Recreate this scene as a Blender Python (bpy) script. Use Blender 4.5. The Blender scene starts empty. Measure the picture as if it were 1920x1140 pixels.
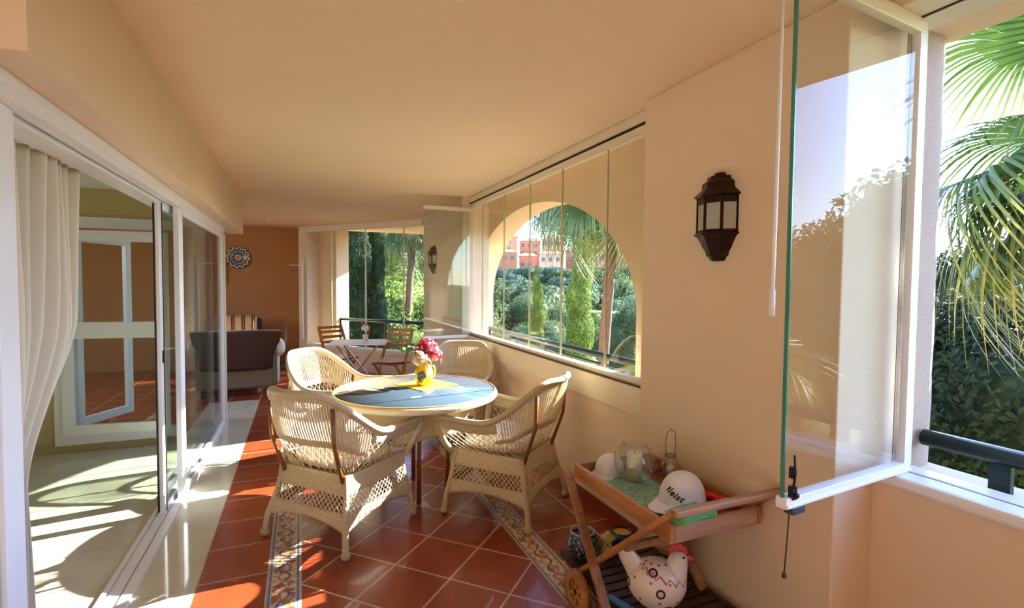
import bpy, math, random
import numpy as np
from mathutils import Vector, Matrix, Euler, noise
PI = math.pi
sc = bpy.context.scene
col = sc.collection

# ------------------------------------------------------------ camera, sky, sun, exposure
cam_d = bpy.data.cameras.new('camera'); cam = bpy.data.objects.new('camera', cam_d); col.objects.link(cam)
cam_d.sensor_width = 36.0; cam_d.lens = 948.6 / 1920 * 36; cam_d.clip_start = 0.05; cam_d.clip_end = 2000
YAW, PITCH, ROLL = math.radians(22.735), math.radians(-2.256), math.radians(0.4865)
_f = Vector((math.sin(YAW) * math.cos(PITCH), math.cos(YAW) * math.cos(PITCH), math.sin(PITCH)))
_r0 = Vector((math.cos(YAW), -math.sin(YAW), 0)); _u0 = _r0.cross(_f)
_r = _r0 * math.cos(ROLL) + _u0 * math.sin(ROLL); _u = _u0 * math.cos(ROLL) - _r0 * math.sin(ROLL)
M4 = Matrix((_r, _u, -_f)).transposed().to_4x4(); M4.translation = Vector((0, 0, 1.5))
cam.matrix_world = M4
sc.camera = cam
SUN_AZ, SUN_EL = math.radians(81.5), math.radians(28)      # azimuth from +Y towards +X
w = bpy.data.worlds.new('sky'); sc.world = w; w.use_nodes = True
nt = w.node_tree; nt.nodes.clear()
sky = nt.nodes.new('ShaderNodeTexSky'); sky.sky_type = 'NISHITA'; sky.sun_disc = False
sky.sun_elevation = SUN_EL; sky.sun_rotation = SUN_AZ; sky.altitude = 100; sky.air_density = 1.0; sky.dust_density = 0.15; sky.ozone_density = 2.0
bg = nt.nodes.new('ShaderNodeBackground'); bg.inputs['Strength'].default_value = 0.7
wo = nt.nodes.new('ShaderNodeOutputWorld')
wb = nt.nodes.new('ShaderNodeMix'); wb.data_type = 'RGBA'; wb.blend_type = 'MULTIPLY'; wb.inputs[0].default_value = 1.0; wb.inputs[7].default_value = (0.95, 0.98, 1.14, 1)
nt.links.new(sky.outputs[0], wb.inputs[6]); nt.links.new(wb.outputs[2], bg.inputs[0]); nt.links.new(bg.outputs[0], wo.inputs[0])
sun_d = bpy.data.lights.new('sun', 'SUN'); sun_d.energy = 18.0; sun_d.angle = math.radians(0.53); sun_d.color = (1.0, 0.96, 0.90)
sun = bpy.data.objects.new('sun', sun_d); col.objects.link(sun)
SD = Vector((math.sin(SUN_AZ) * math.cos(SUN_EL), math.cos(SUN_AZ) * math.cos(SUN_EL), math.sin(SUN_EL)))
sun.rotation_euler = SD.to_track_quat('Z', 'Y').to_euler(); sun.location = SD * 30
sc.view_settings.view_transform = 'Standard'; sc.view_settings.look = 'None'
sc.view_settings.gamma = 1.0; sc.view_settings.use_curve_mapping = False
sc.view_settings.exposure = 1.1
cy = sc.cycles
cy.max_bounces = 10; cy.diffuse_bounces = 5; cy.glossy_bounces = 3; cy.transmission_bounces = 6; cy.transparent_max_bounces = 24
cy.sample_clamp_indirect = 6.0; cy.caustics_reflective = False; cy.caustics_refractive = False
cy.use_denoising = True

# ------------------------------------------------------------ helpers
def srgb(r, g, b):
    f = lambda c: (c / 255 / 12.92) if c / 255 <= 0.04045 else ((c / 255 + 0.055) / 1.055) ** 2.4
    return (f(r), f(g), f(b), 1)

def tag(o, label=None, cat=None, group=None, kind=None):
    if label: o['label'] = label
    if cat: o['category'] = cat
    if group: o['group'] = group
    if kind: o['kind'] = kind
    return o

def empty(name, loc=(0, 0, 0), rz=0, label=None, cat=None, group=None, kind=None, parent=None):
    o = bpy.data.objects.new(name, None); o.empty_display_size = 0.1
    col.objects.link(o); o.location = loc; o.rotation_euler = (0, 0, rz); o.parent = parent
    return tag(o, label, cat, group, kind)

def kids(o): return [c for c in bpy.data.objects if c.parent == o]

def copy_tree(o, parent=None):
    c = o.copy(); col.objects.link(c); c.parent = parent
    if parent: c.matrix_parent_inverse = o.matrix_parent_inverse.copy()
    for ch in kids(o): copy_tree(ch, c)
    return c

class MB:
    def __init__(s): s.v = []; s.f = []; s.m = []; s.uv = []; s.mi = 0; s.sm = []; s.smooth = True
    def add(s, vs, fs, uvs=None, smooth=None):
        b = len(s.v); s.v += [tuple(p) for p in vs]
        for k, f in enumerate(fs):
            s.f.append(tuple(b + i for i in f)); s.m.append(s.mi); s.sm.append(s.smooth if smooth is None else smooth)
            s.uv.append(uvs[k] if uvs else [(0, 0)] * len(f))
        return s
    def box(s, lo, hi, T=None, bev=0):
        x0, y0, z0 = lo; x1, y1, z1 = hi
        vs = [Vector(p) for p in ((x0, y0, z0), (x1, y0, z0), (x1, y1, z0), (x0, y1, z0), (x0, y0, z1), (x1, y0, z1), (x1, y1, z1), (x0, y1, z1))]
        if T is not None: vs = [T @ p for p in vs]
        return s.add(vs, [(3, 2, 1, 0), (4, 5, 6, 7), (0, 1, 5, 4), (1, 2, 6, 5), (2, 3, 7, 6), (3, 0, 4, 7)], smooth=False)
    def bar(s, a, b, w, h, up=(0, 0, 1), ext=0):
        a = Vector(a); b = Vector(b); d = (b - a); L = d.length; d.normalize(); a = a - d * ext; L += 2 * ext
        u = Vector(up); x = d.cross(u)
        if x.length < 1e-4: x = d.cross(Vector((1, 0, 0)))
        x.normalize(); z = x.cross(d)
        T = Matrix((x, d, z)).transposed().to_4x4(); T.translation = a
        return s.box((-w / 2, 0, -h / 2), (w / 2, L, h / 2), T)
    def tube(s, pts, r, n=8, caps=True, closed=False):
        pts = [Vector(p) for p in pts]; N = len(pts)
        if N < 2: return s
        rr = r if isinstance(r, (list, tuple)) else [r] * N
        tan = []
        for i in range(N):
            a = pts[(i - 1) % N] if (closed or i > 0) else pts[i]; b = pts[(i + 1) % N] if (closed or i < N - 1) else pts[i]
            t = (b - a); tan.append(t.normalized() if t.length > 1e-9 else Vector((0, 0, 1)))
        u = tan[0].cross(Vector((0, 0, 1)))
        if u.length < 1e-3: u = tan[0].cross(Vector((1, 0, 0)))
        u.normalize(); vs = []; uvr = []
        L = 0
        for i in range(N):
            u = u - tan[i] * u.dot(tan[i])
            if u.length < 1e-6: u = tan[i].orthogonal()
            u.normalize(); w_ = tan[i].cross(u)
            if i: L += (pts[i] - pts[i - 1]).length
            uvr.append(L)
            for k in range(n):
                a = 2 * PI * k / n; vs.append(pts[i] + (u * math.cos(a) + w_ * math.sin(a)) * rr[i])
        fs = []; uvs = []
        M = N if closed else N - 1
        for i in range(M):
            j = (i + 1) % N
            for k in range(n):
                k2 = (k + 1) % n
                fs.append((i * n + k, i * n + k2, j * n + k2, j * n + k))
                l0 = uvr[i]; l1 = uvr[j] if j else uvr[i] + (pts[0] - pts[i]).length
                uvs.append([(k / n, l0), ((k + 1) / n, l0), ((k + 1) / n, l1), (k / n, l1)])
        if caps and not closed:
            fs.append(tuple(range(n))[::-1]); uvs.append([(0, 0)] * n); fs.append(tuple((N - 1) * n + k for k in range(n))); uvs.append([(0, 0)] * n)
        return s.add(vs, fs, uvs)
    def lathe(s, prof, n=24, c=(0, 0, 0), T=None, a0=0, a1=2 * PI):
        c = Vector(c); full = abs(a1 - a0 - 2 * PI) < 1e-6; m = n if full else n + 1; vs = []
        for (r, z) in prof:
            for k in range(m):
                a = a0 + (a1 - a0) * k / n; p = Vector((r * math.cos(a), r * math.sin(a), z))
                if T is not None: p = T @ p
                vs.append(p + c)
        fs = []; uvs = []
        for i in range(len(prof) - 1):
            for k in range(n):
                k2 = (k + 1) % m if full else k + 1
                fs.append((i * m + k, i * m + k2, (i + 1) * m + k2, (i + 1) * m + k))
                v0 = i / (len(prof) - 1); v1 = (i + 1) / (len(prof) - 1)
                uvs.append([(k / n, v0), ((k + 1) / n, v0), ((k + 1) / n, v1), (k / n, v1)])
        return s.add(vs, fs, uvs)
    def ell(s, c, r, nu=16, nv=10, T=None, fn=None):
        c = Vector(c); vs = []; r = (r, r, r) if isinstance(r, (int, float)) else r
        for i in range(nv + 1):
            ph = -PI / 2 + PI * i / nv
            for k in range(nu):
                a = 2 * PI * k / nu
                d = Vector((math.cos(ph) * math.cos(a), math.cos(ph) * math.sin(a), math.sin(ph)))
                if fn: d = fn(d)
                p = Vector((d.x * r[0], d.y * r[1], d.z * r[2]))
                if T is not None: p = T @ p
                vs.append(p + c)
        fs = [(i * nu + k, i * nu + (k + 1) % nu, (i + 1) * nu + (k + 1) % nu, (i + 1) * nu + k) for i in range(nv) for k in range(nu)]
        uvs = [[(k / nu, i / nv), ((k + 1) / nu, i / nv), ((k + 1) / nu, (i + 1) / nv), (k / nu, (i + 1) / nv)] for i in range(nv) for k in range(nu)]
        return s.add(vs, fs, uvs)
    def grid(s, fn, nu, nv, th=0, us=(0, 1), vs_=(0, 1), uvscale=(1, 1)):
        P = [[Vector(fn(us[0] + (us[1] - us[0]) * i / nu, vs_[0] + (vs_[1] - vs_[0]) * j / nv)) for i in range(nu + 1)] for j in range(nv + 1)]
        W = nu + 1; idx = lambda i, j: j * W + i
        verts = [P[j][i] for j in range(nv + 1) for i in range(nu + 1)]
        fs = [(idx(i, j), idx(i + 1, j), idx(i + 1, j + 1), idx(i, j + 1)) for j in range(nv) for i in range(nu)]
        U = lambda i, j: ((us[0] + (us[1] - us[0]) * i / nu) * uvscale[0], (vs_[0] + (vs_[1] - vs_[0]) * j / nv) * uvscale[1])
        uvs = [[U(i, j), U(i + 1, j), U(i + 1, j + 1), U(i, j + 1)] for j in range(nv) for i in range(nu)]
        if th:
            nrm = []
            for j in range(nv + 1):
                for i in range(nu + 1):
                    a = P[j][min(i + 1, nu)] - P[j][max(i - 1, 0)]; b = P[min(j + 1, nv)][i] - P[max(j - 1, 0)][i]
                    n_ = a.cross(b); nrm.append(n_.normalized() if n_.length > 1e-12 else Vector((0, 0, 1)))
            off = len(verts); verts += [verts[k] - nrm[k] * th for k in range(off)]
            n0 = len(fs)
            fs += [tuple(off + q for q in f[::-1]) for f in fs[:n0]]; uvs += [u[::-1] for u in uvs[:n0]]
            def edge(a, b): fs.append((b, a, off + a, off + b)); uvs.append([(0, 0)] * 4)
            for i in range(nu): edge(idx(i, 0), idx(i + 1, 0)); edge(idx(i + 1, nv), idx(i, nv))
            for j in range(nv): edge(idx(0, j + 1), idx(0, j)); edge(idx(nu, j), idx(nu, j + 1))
        return s.add(verts, fs, uvs)
    def prism(s, poly, z0, z1, T=None, flip=False):
        n = len(poly); vs = [Vector((p[0], p[1], z0)) for p in poly] + [Vector((p[0], p[1], z1)) for p in poly]
        if T is not None: vs = [T @ p for p in vs]
        fs = [tuple(range(n))[::-1], tuple(range(n, 2 * n))] + [(i, (i + 1) % n, n + (i + 1) % n, n + i) for i in range(n)]
        return s.add(vs, fs, smooth=False)
    def build(s, name, mat, parent=None, label=None, bev=0, loc=None, **kw):
        me = bpy.data.meshes.new(name); me.from_pydata(s.v, [], s.f)
        mats = mat if isinstance(mat, (list, tuple)) else [mat]
        for m in mats: me.materials.append(m)
        me.polygons.foreach_set('material_index', s.m); me.polygons.foreach_set('use_smooth', s.sm)
        uvl = me.uv_layers.new(name='UVMap')
        flat = [c for f in s.uv for p in f for c in p]
        uvl.data.foreach_set('uv', flat); me.update()
        o = bpy.data.objects.new(name, me); col.objects.link(o); o.parent = parent
        if loc is not None: o.location = loc
        if bev:
            b = o.modifiers.new('bevel', 'BEVEL'); b.width = bev; b.segments = 2; b.limit_method = 'ANGLE'; b.angle_limit = math.radians(40)
        return tag(o, label, kw.get('cat'), kw.get('group'), kw.get('kind'))

def sst(a, b, x): x = max(0, min(1, (x - a) / (b - a))); return x * x * (3 - 2 * x)
def rotz(a): return Matrix.Rotation(a, 4, 'Z')

# ------------------------------------------------------------ materials
def newmat(name):
    m = bpy.data.materials.new(name); m.use_nodes = True
    b = m.node_tree.nodes['Principled BSDF']; return m, m.node_tree, b

def mat(name, c, rough=0.6, metal=0, spec=0.5, noise_amt=0.0, nscale=8, bump=0, bscale=60, sheen=0, trans=0, c2=None, coat=0):
    m, t, b = newmat(name)
    b.inputs['Base Color'].default_value = c; b.inputs['Roughness'].default_value = rough; b.inputs['Metallic'].default_value = metal
    b.inputs['Specular IOR Level'].default_value = spec; b.inputs['Coat Weight'].default_value = coat
    if sheen: b.inputs['Sheen Weight'].default_value = sheen
    tc = t.nodes.new('ShaderNodeTexCoord')
    if noise_amt or c2:
        n = t.nodes.new('ShaderNodeTexNoise'); n.inputs['Scale'].default_value = nscale; n.inputs['Detail'].default_value = 4
        r = t.nodes.new('ShaderNodeValToRGB'); t.links.new(tc.outputs['Object'], n.inputs['Vector']); t.links.new(n.outputs[0], r.inputs[0])
        k = 1 - noise_amt; r.color_ramp.elements[0].position = 0.35; r.color_ramp.elements[1].position = 0.65
        r.color_ramp.elements[0].color = (c[0] * k, c[1] * k, c[2] * k, 1) if c2 is None else c2
        r.color_ramp.elements[1].color = c; t.links.new(r.outputs[0], b.inputs['Base Color'])
    if bump:
        n2 = t.nodes.new('ShaderNodeTexNoise'); n2.inputs['Scale'].default_value = bscale; n2.inputs['Detail'].default_value = 6
        bp = t.nodes.new('ShaderNodeBump'); bp.inputs['Strength'].default_value = bump; bp.inputs['Distance'].default_value = 0.01
        t.links.new(tc.outputs['Object'], n2.inputs['Vector']); t.links.new(n2.outputs[0], bp.inputs['Height']); t.links.new(bp.outputs[0], b.inputs['Normal'])
    return m

def N(t, kind, **kw):
    n = t.nodes.new(kind)
    for k, v in kw.items(): setattr(n, k, v)
    return n

def math_(t, op, a, b=None):
    n = t.nodes.new('ShaderNodeMath'); n.operation = op
    for i, x in enumerate((a, b)):
        if x is None: continue
        if isinstance(x, (int, float)): n.inputs[i].default_value = x
        else: t.links.new(x, n.inputs[i])
    return n.outputs[0]

def glass_mat(name, tint=(0.97, 0.99, 0.98, 1), f0=0.04, rough=0.0, veil=0.0):
    m = bpy.data.materials.new(name); m.use_nodes = True; t = m.node_tree; t.nodes.clear()
    out = N(t, 'ShaderNodeOutputMaterial'); mix = N(t, 'ShaderNodeMixShader')
    tr = N(t, 'ShaderNodeBsdfTransparent'); gl = N(t, 'ShaderNodeBsdfGlossy')
    tr.inputs[0].default_value = tint; gl.inputs['Roughness'].default_value = rough
    g = N(t, 'ShaderNodeNewGeometry'); d = N(t, 'ShaderNodeVectorMath', operation='DOT_PRODUCT')
    t.links.new(g.outputs['Incoming'], d.inputs[0]); t.links.new(g.outputs['Normal'], d.inputs[1])
    c = math_(t, 'ABSOLUTE', d.outputs['Value']); c = math_(t, 'SUBTRACT', 1.0, c); c = math_(t, 'POWER', c, 5.0)
    c = math_(t, 'MULTIPLY', c, 1 - f0); c = math_(t, 'ADD', c, f0)
    t.links.new(c, mix.inputs[0]); t.links.new(tr.outputs[0], mix.inputs[1]); t.links.new(gl.outputs[0], mix.inputs[2])
    last = mix.outputs[0]
    if veil:
        m2 = N(t, 'ShaderNodeMixShader'); m2.inputs[0].default_value = veil; df = N(t, 'ShaderNodeBsdfDiffuse'); df.inputs[0].default_value = (0.8, 0.8, 0.75, 1)
        t.links.new(last, m2.inputs[1]); t.links.new(df.outputs[0], m2.inputs[2]); last = m2.outputs[0]
    t.links.new(last, out.inputs[0]); return m

def brick_mat(name, c1, c2, cm, w_, h_, ox, oy, rot=0, rough=0.25, mortar=0.011, spec=0.5, mottled=0.25, bump=0.3, coat=0):
    m, t, b = newmat(name)
    g = N(t, 'ShaderNodeNewGeometry'); s = N(t, 'ShaderNodeVectorMath', operation='SUBTRACT'); s.inputs[1].default_value = (ox, oy, 0)
    r = N(t, 'ShaderNodeVectorRotate', rotation_type='Z_AXIS'); r.inputs['Angle'].default_value = rot
    t.links.new(g.outputs['Position'], s.inputs[0]); t.links.new(s.outputs[0], r.inputs[0])
    br = N(t, 'ShaderNodeTexBrick', offset=0.0, squash=1.0); br.inputs['Scale'].default_value = 1.0
    br.inputs['Mortar Size'].default_value = mortar / 2; br.inputs['Mortar Smooth'].default_value = 0.1; br.inputs['Brick Width'].default_value = w_; br.inputs['Row Height'].default_value = h_
    br.inputs['Color1'].default_value = c1; br.inputs['Color2'].default_value = c2; br.inputs['Mortar'].default_value = cm
    t.links.new(r.outputs[0], br.inputs['Vector'])
    n = N(t, 'ShaderNodeTexNoise'); n.inputs['Scale'].default_value = 6; n.inputs['Detail'].default_value = 5; t.links.new(g.outputs['Position'], n.inputs['Vector'])
    mx = N(t, 'ShaderNodeMix', data_type='RGBA', blend_type='MULTIPLY'); mx.inputs[0].default_value = 1.0
    rp = N(t, 'ShaderNodeValToRGB'); k = 1 - mottled; rp.color_ramp.elements[0].color = (k, k, k, 1); rp.color_ramp.elements[0].position = .3; rp.color_ramp.elements[1].position = .7
    t.links.new(n.outputs[0], rp.inputs[0]); t.links.new(br.outputs[0], mx.inputs[6]); t.links.new(rp.outputs[0], mx.inputs[7])
    t.links.new(mx.outputs[2], b.inputs['Base Color']); b.inputs['Roughness'].default_value = rough; b.inputs['Specular IOR Level'].default_value = spec; b.inputs['Coat Weight'].default_value = coat
    bp = N(t, 'ShaderNodeBump'); bp.inputs['Strength'].default_value = bump; bp.inputs['Distance'].default_value = 0.003; bp.invert = True
    t.links.new(br.outputs[1], bp.inputs['Height']); t.links.new(bp.outputs[0], b.inputs['Normal'])
    return m

def border_mat(name, x0, x1, yo):
    # decorated ceramic strip: grey-blue side bands and a scrolled blue / ochre / rust motif on ivory
    m, t, b = newmat(name); L = t.links.new
    g = N(t, 'ShaderNodeNewGeometry'); sp = N(t, 'ShaderNodeSeparateXYZ'); L(g.outputs['Position'], sp.inputs[0])
    u = math_(t, 'DIVIDE', math_(t, 'SUBTRACT', sp.outputs[0], x0), x1 - x0)
    a = math_(t, 'ABSOLUTE', math_(t, 'SUBTRACT', u, 0.5))          # 0 centre .. 0.5 edge
    v = math_(t, 'MODULO', math_(t, 'ADD', math_(t, 'SUBTRACT', sp.outputs[1], yo), 20 * 0.33), 0.33)
    vv = math_(t, 'DIVIDE', v, 0.33)
    # scroll: distance from a sine vine
    sn = math_(t, 'MULTIPLY', math_(t, 'SINE', math_(t, 'MULTIPLY', vv, 4 * PI)), 0.17)
    vine = math_(t, 'ABSOLUTE', math_(t, 'SUBTRACT', math_(t, 'SUBTRACT', u, 0.5), sn))
    vine2 = math_(t, 'ABSOLUTE', math_(t, 'ADD', math_(t, 'SUBTRACT', u, 0.5), sn))
    vor = N(t, 'ShaderNodeTexVoronoi'); vor.inputs['Scale'].default_value = 42; L(g.outputs['Position'], vor.inputs['Vector'])
    ramp = N(t, 'ShaderNodeValToRGB'); ramp.color_ramp.interpolation = 'CONSTANT'
    cs = [(0, srgb(214, 196, 160)), (.32, srgb(196, 150, 100)), (.5, srgb(206, 190, 156)), (.62, srgb(120, 124, 144)), (.75, srgb(214, 196, 160)), (.86, srgb(164, 82, 46))]
    ramp.color_ramp.elements[0].position = 0; ramp.color_ramp.elements[0].color = cs[0][1]; ramp.color_ramp.elements[1].position = cs[1][0]; ramp.color_ramp.elements[1].color = cs[1][1]
    for p_, c_ in cs[2:]: e = ramp.color_ramp.elements.new(p_); e.color = c_
    sr = N(t, 'ShaderNodeSeparateXYZ'); L(vor.outputs['Color'], sr.inputs[0]); L(sr.outputs[0], ramp.inputs[0])
    def mixc(fac, ca, cb):
        mx = N(t, 'ShaderNodeMix', data_type='RGBA')
        for s_, x in ((0, fac), (6, ca), (7, cb)):
            if isinstance(x, tuple): mx.inputs[s_].default_value = x
            else: L(x, mx.inputs[s_])
        return mx.outputs[2]
    c = mixc(math_(t, 'LESS_THAN', vine, 0.045), ramp.outputs[0], srgb(84, 92, 128))
    c = mixc(math_(t, 'LESS_THAN', vine2, 0.035), c, srgb(186, 112, 58))
    c = mixc(math_(t, 'GREATER_THAN', a, 0.335), c, srgb(226, 218, 200))
    c = mixc(math_(t, 'GREATER_THAN', a, 0.355), c, srgb(112, 116, 138))
    c = mixc(math_(t, 'GREATER_THAN', a, 0.43), c, srgb(168, 166, 172))
    c = mixc(math_(t, 'GREATER_THAN', a, 0.475), c, srgb(214, 204, 186))
    c = mixc(math_(t, 'GREATER_THAN', math_(t, 'ABSOLUTE', math_(t, 'SUBTRACT', vv, 0.5)), 0.49), c, srgb(196, 180, 160))
    L(c, b.inputs['Base Color']); b.inputs['Roughness'].default_value = 0.3
    return m

PL = srgb(236, 213, 188)
M = {}
def plaster(name, c, bump=0.12, k=0.03):
    return mat(name, c, rough=0.85, spec=0.2, noise_amt=k, nscale=1.3, bump=bump, bscale=220)
M['plaster'] = plaster('orange_plaster', PL)
M['ceil'] = plaster('ceiling_plaster', srgb(236, 210, 176))
M['outwall'] = plaster('outer_plaster', srgb(238, 208, 170), bump=0.35)
M['rough'] = plaster('rough_pale_render', srgb(200, 178, 162), bump=0.9)
M['white'] = mat('white_lacquered_aluminium', srgb(240, 242, 250), rough=0.28)
M['cream'] = mat('cream_lacquered_frame', srgb(228, 216, 192), rough=0.4)
M['offwhite'] = plaster('room_white_plaster', srgb(232, 230, 215))
M['olive'] = plaster('room_beige_plaster', srgb(196, 180, 132))
M['glass'] = glass_mat('clear_glass', f0=0.03)
M['leafglass'] = glass_mat('leaf_glass', f0=0.012)
M['glassdoor'] = glass_mat('door_glass', tint=(0.86, 0.90, 0.86, 1), f0=0.05)
M['edge'] = mat('green_glass_edge', srgb(60, 130, 110), rough=0.15, spec=0.8)
M['paneedge'] = mat('pale_pane_edge', srgb(214, 208, 168), rough=0.3)
M['black'] = mat('black_rubber', srgb(24, 24, 24), rough=0.5)
M['greenmetal'] = mat('dark_green_railing_paint', srgb(16, 36, 32), rough=0.3, spec=.35)
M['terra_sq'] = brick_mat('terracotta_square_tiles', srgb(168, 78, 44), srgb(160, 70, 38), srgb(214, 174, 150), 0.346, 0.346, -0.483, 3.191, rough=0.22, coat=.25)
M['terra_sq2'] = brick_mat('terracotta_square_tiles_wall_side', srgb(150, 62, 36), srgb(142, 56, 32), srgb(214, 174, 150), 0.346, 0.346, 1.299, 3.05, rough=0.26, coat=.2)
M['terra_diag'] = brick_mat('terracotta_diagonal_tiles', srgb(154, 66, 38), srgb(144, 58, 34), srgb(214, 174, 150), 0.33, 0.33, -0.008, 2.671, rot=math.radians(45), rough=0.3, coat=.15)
M['border1'] = border_mat('decorated_tile_border', -0.165, -0.004, 2.4)
M['border2'] = border_mat('decorated_tile_border_wall_side', 1.147, 1.299, 2.2)
M['marble'] = brick_mat('cream_marble', srgb(222, 218, 196), srgb(216, 212, 190), srgb(176, 170, 150), 0.62, 0.62, -0.8, 2.2, rough=0.07, mortar=0.003, mottled=0.12, bump=0.05)
M['skirt'] = mat('red_skirting_tile', srgb(132, 52, 30), rough=0.3)
# ------------------------------------------------------------ the setting
H = 2.5
def S(name, mb, m, parent=None, bev=0, **kw):
    return mb.build(name, m, parent, bev=bev, kind='structure', **kw)

# floor: one slab, tile fields laid side by side
fl = MB()
def field(x0, x1, y0, y1, mi):
    fl.mi = mi; fl.add([(x0, y0, 0), (x1, y0, 0), (x1, y1, 0), (x0, y1, 0)], [(0, 1, 2, 3)], smooth=False)
YF = 7.15
field(-5.0, -0.483, -3.0, YF, 0)          # marble of the room and of the door strip
field(-0.483, -0.165, -3.0, 10.3, 1)
field(-0.165, -0.004, -3.0, YF, 3); field(-0.165, -0.004, YF, 10.3, 1)
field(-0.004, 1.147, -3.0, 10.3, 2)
field(1.147, 1.299, -3.0, 10.3, 4)
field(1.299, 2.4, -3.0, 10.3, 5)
field(-5.0, -0.483, YF, 10.3, 1)
fl.mi = 0; fl.box((-5.0, -3.0, -0.25), (2.35, 10.3, -0.002))
S('floor', fl, [M['marble'], M['terra_sq'], M['terra_diag'], M['border1'], M['border2'], M['terra_sq2']])
# terracotta floor of the recess behind the room is drawn by a raised slab
rc = MB(); rc.box((-5.0, 5.68, -0.05), (-0.86, YF, 0.004)); S('floor_recess', rc, M['terra_sq'])

S('ceiling', MB().box((-0.62, -3.0, H), (2.35, 10.3, H + 0.25)), M['ceil'])
S('ceiling_recess', MB().box((-5.0, 6.9, H), (-0.62, 10.3, H + 0.25)), M['ceil'])
# dropped beam over the sliding doors, its near end facing the camera
S('beam_left', MB().box((-0.99, 1.66, 2.07), (-0.625, 6.88, H + .2)), M['plaster'], bev=0.004)
S('beam_left_near', MB().box((-1.6, 1.66, 2.5), (-0.62, 6.88, 2.75)), M['ceil'])
S('wall_left_near', MB().box((-2.6, 1.70, 2.07), (-0.99, 1.9, H + .2)).box((-2.6, -3.0, H), (-0.62, 1.66, H + .25)), M['plaster'])
S('soffit_left', MB().box((-1.6, 1.66, 2.07), (-0.99, 2.3, 2.12)), M['plaster'])
S('wall_left', MB().box((-2.6, -3.0, 0), (-2.4, 1.7, H)), M['plaster'])
S('wall_back', MB().box((-2.6, -3.2, 0), (1.95, -3.0, H)), M['plaster'])
# far end
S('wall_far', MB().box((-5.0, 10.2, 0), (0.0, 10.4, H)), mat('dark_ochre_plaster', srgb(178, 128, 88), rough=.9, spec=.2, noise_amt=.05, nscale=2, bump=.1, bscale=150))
A = Vector((0.10, 9.9, 0)); B = Vector((1.78, 7.85, 0)); D = (B - A).normalized(); NN = Vector((D.y * -1, D.x, 0)) ; NN = NN if NN.y > 0 else -NN
S('wall_far_jamb', MB().prism([(A.x - .12, A.y + .02), (A.x, A.y), (A.x + NN.x * .3, A.y + NN.y * .3), (A.x - .12, 10.3)], 0, H), M['plaster'])
# parapet under the far window, with white sill
def along(a, b, o0, o1): # plan quad between A+D*a .. A+D*b, offset outwards o0..o1
    return [tuple((A + D * a + NN * o0).xy), tuple((A + D * b + NN * o0).xy), tuple((A + D * b + NN * o1).xy), tuple((A + D * a + NN * o1).xy)]
LW = (B - A).length
S('wall_far_parapet', MB().prism(along(0, LW + .1, 0, .4), -0.2, .33), M['plaster'])
def jambs(a, b): return along(a, b, .32, .62)
S('wall_far_outer', MB().prism(jambs(-.2, .42), -.6, H).prism(jambs(LW - .02, LW + .9), -.6, H).prism(jambs(-.2, LW + .9), -3.6, .3).prism(jambs(-.2, LW + .9), H - .02, H + .3), M['outwall'])
# room behind the sliding doors
S('wall_room_far', MB().box((-5, 5.5, 0), (-1.95, 5.68, 2.33)).box((-1.95, 5.5, 2.02), (-0.86, 5.68, 2.33)).box((-1.95, 5.5, 0), (-0.86, 5.68, .1)).box((-5, 5.5, 2.3), (-.86, 5.68, 2.75)), M['olive'])
S('baseboard_room', MB().box((-5, 5.48, 0), (-0.86, 5.5, .07)), mat('stone_skirting', srgb(176, 160, 120), rough=.4))
S('ceiling_room', MB().box((-5, 1.9, 2.3), (-0.99, 5.5, 2.5)).box((-5,-3,2.5),(-2.6,1.9,2.6)), M['offwhite'])
S('wall_room_left', MB().box((-5.2, -3.0, 0), (-5.0, 10.3, 2.75)), M['offwhite'])
S('wall_room_near', MB().box((-5, 1.6, 0), (-2.4, 1.75, 2.5)), M['offwhite'])

# ---- right side: pillar, parapets, arch wall
PX = 1.733
S('wall_right_pillar', MB().box((PX, 1.18, 0), (2.06, 2.29, H)), M['plaster'], bev=0.006)
S('wall_right_pillar_far', MB().box((PX, 5.63, 0), (2.06, 7.62, H)), M['plaster'])
S('wall_right', MB().box((1.825, 2.25, 0), (2.06, 5.65, .88)).box((1.825, 2.25, 2.47), (2.06, 5.65, H)), M['plaster'])
S('wall_right_parapet', MB().box((1.945, -1.5, -.2), (2.32, 1.2, .80)), M['plaster'])
S('wall_sky_blocker', MB().box((1.80, -3.2, -.2), (2.34, -1.5, H)), M['plaster'])  # unseen wall, added to keep sky light off the column
S('baseboard_right', MB().box((1.813, 2.29, 0), (1.83, 5.63, .075)).box((1.721, 1.3, 0), (1.737, 2.29, .075)), M['skirt'])
# outer wall with the elliptical arch
def arch_wall(x0, x1, y0, y1, yc, a, zs, b, zb, z0, z1):
    mb = MB(); n = 40; ys = [yc - a * math.cos(PI * i / n) for i in range(n + 1)]; zs_ = [zs + b * math.sin(PI * i / n) for i in range(n + 1)]
    mb.box((x0, y0, z0), (x1, yc - a, z1)); mb.box((x0, yc + a, z0), (x1, y1, z1)); mb.box((x0, yc - a, z0), (x1, yc + a, zb))
    for i in range(n):
        p = [(ys[i], zs_[i]), (ys[i + 1], zs_[i + 1]), (ys[i + 1], z1), (ys[i], z1)]
        vs = [(x, y, z) for x in (x0, x1) for (y, z) in p]
        mb.add(vs, [(0, 3, 2, 1), (4, 5, 6, 7), (0, 1, 5, 4)], smooth=False)
    return mb
S('wall_right_arch', arch_wall(2.055, 2.34, 2.2, 8.0, 4.5, 1.73, 1.3, .97, .62, -3.6, H + .2), M['outwall'])
colm = MB(); 
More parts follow.
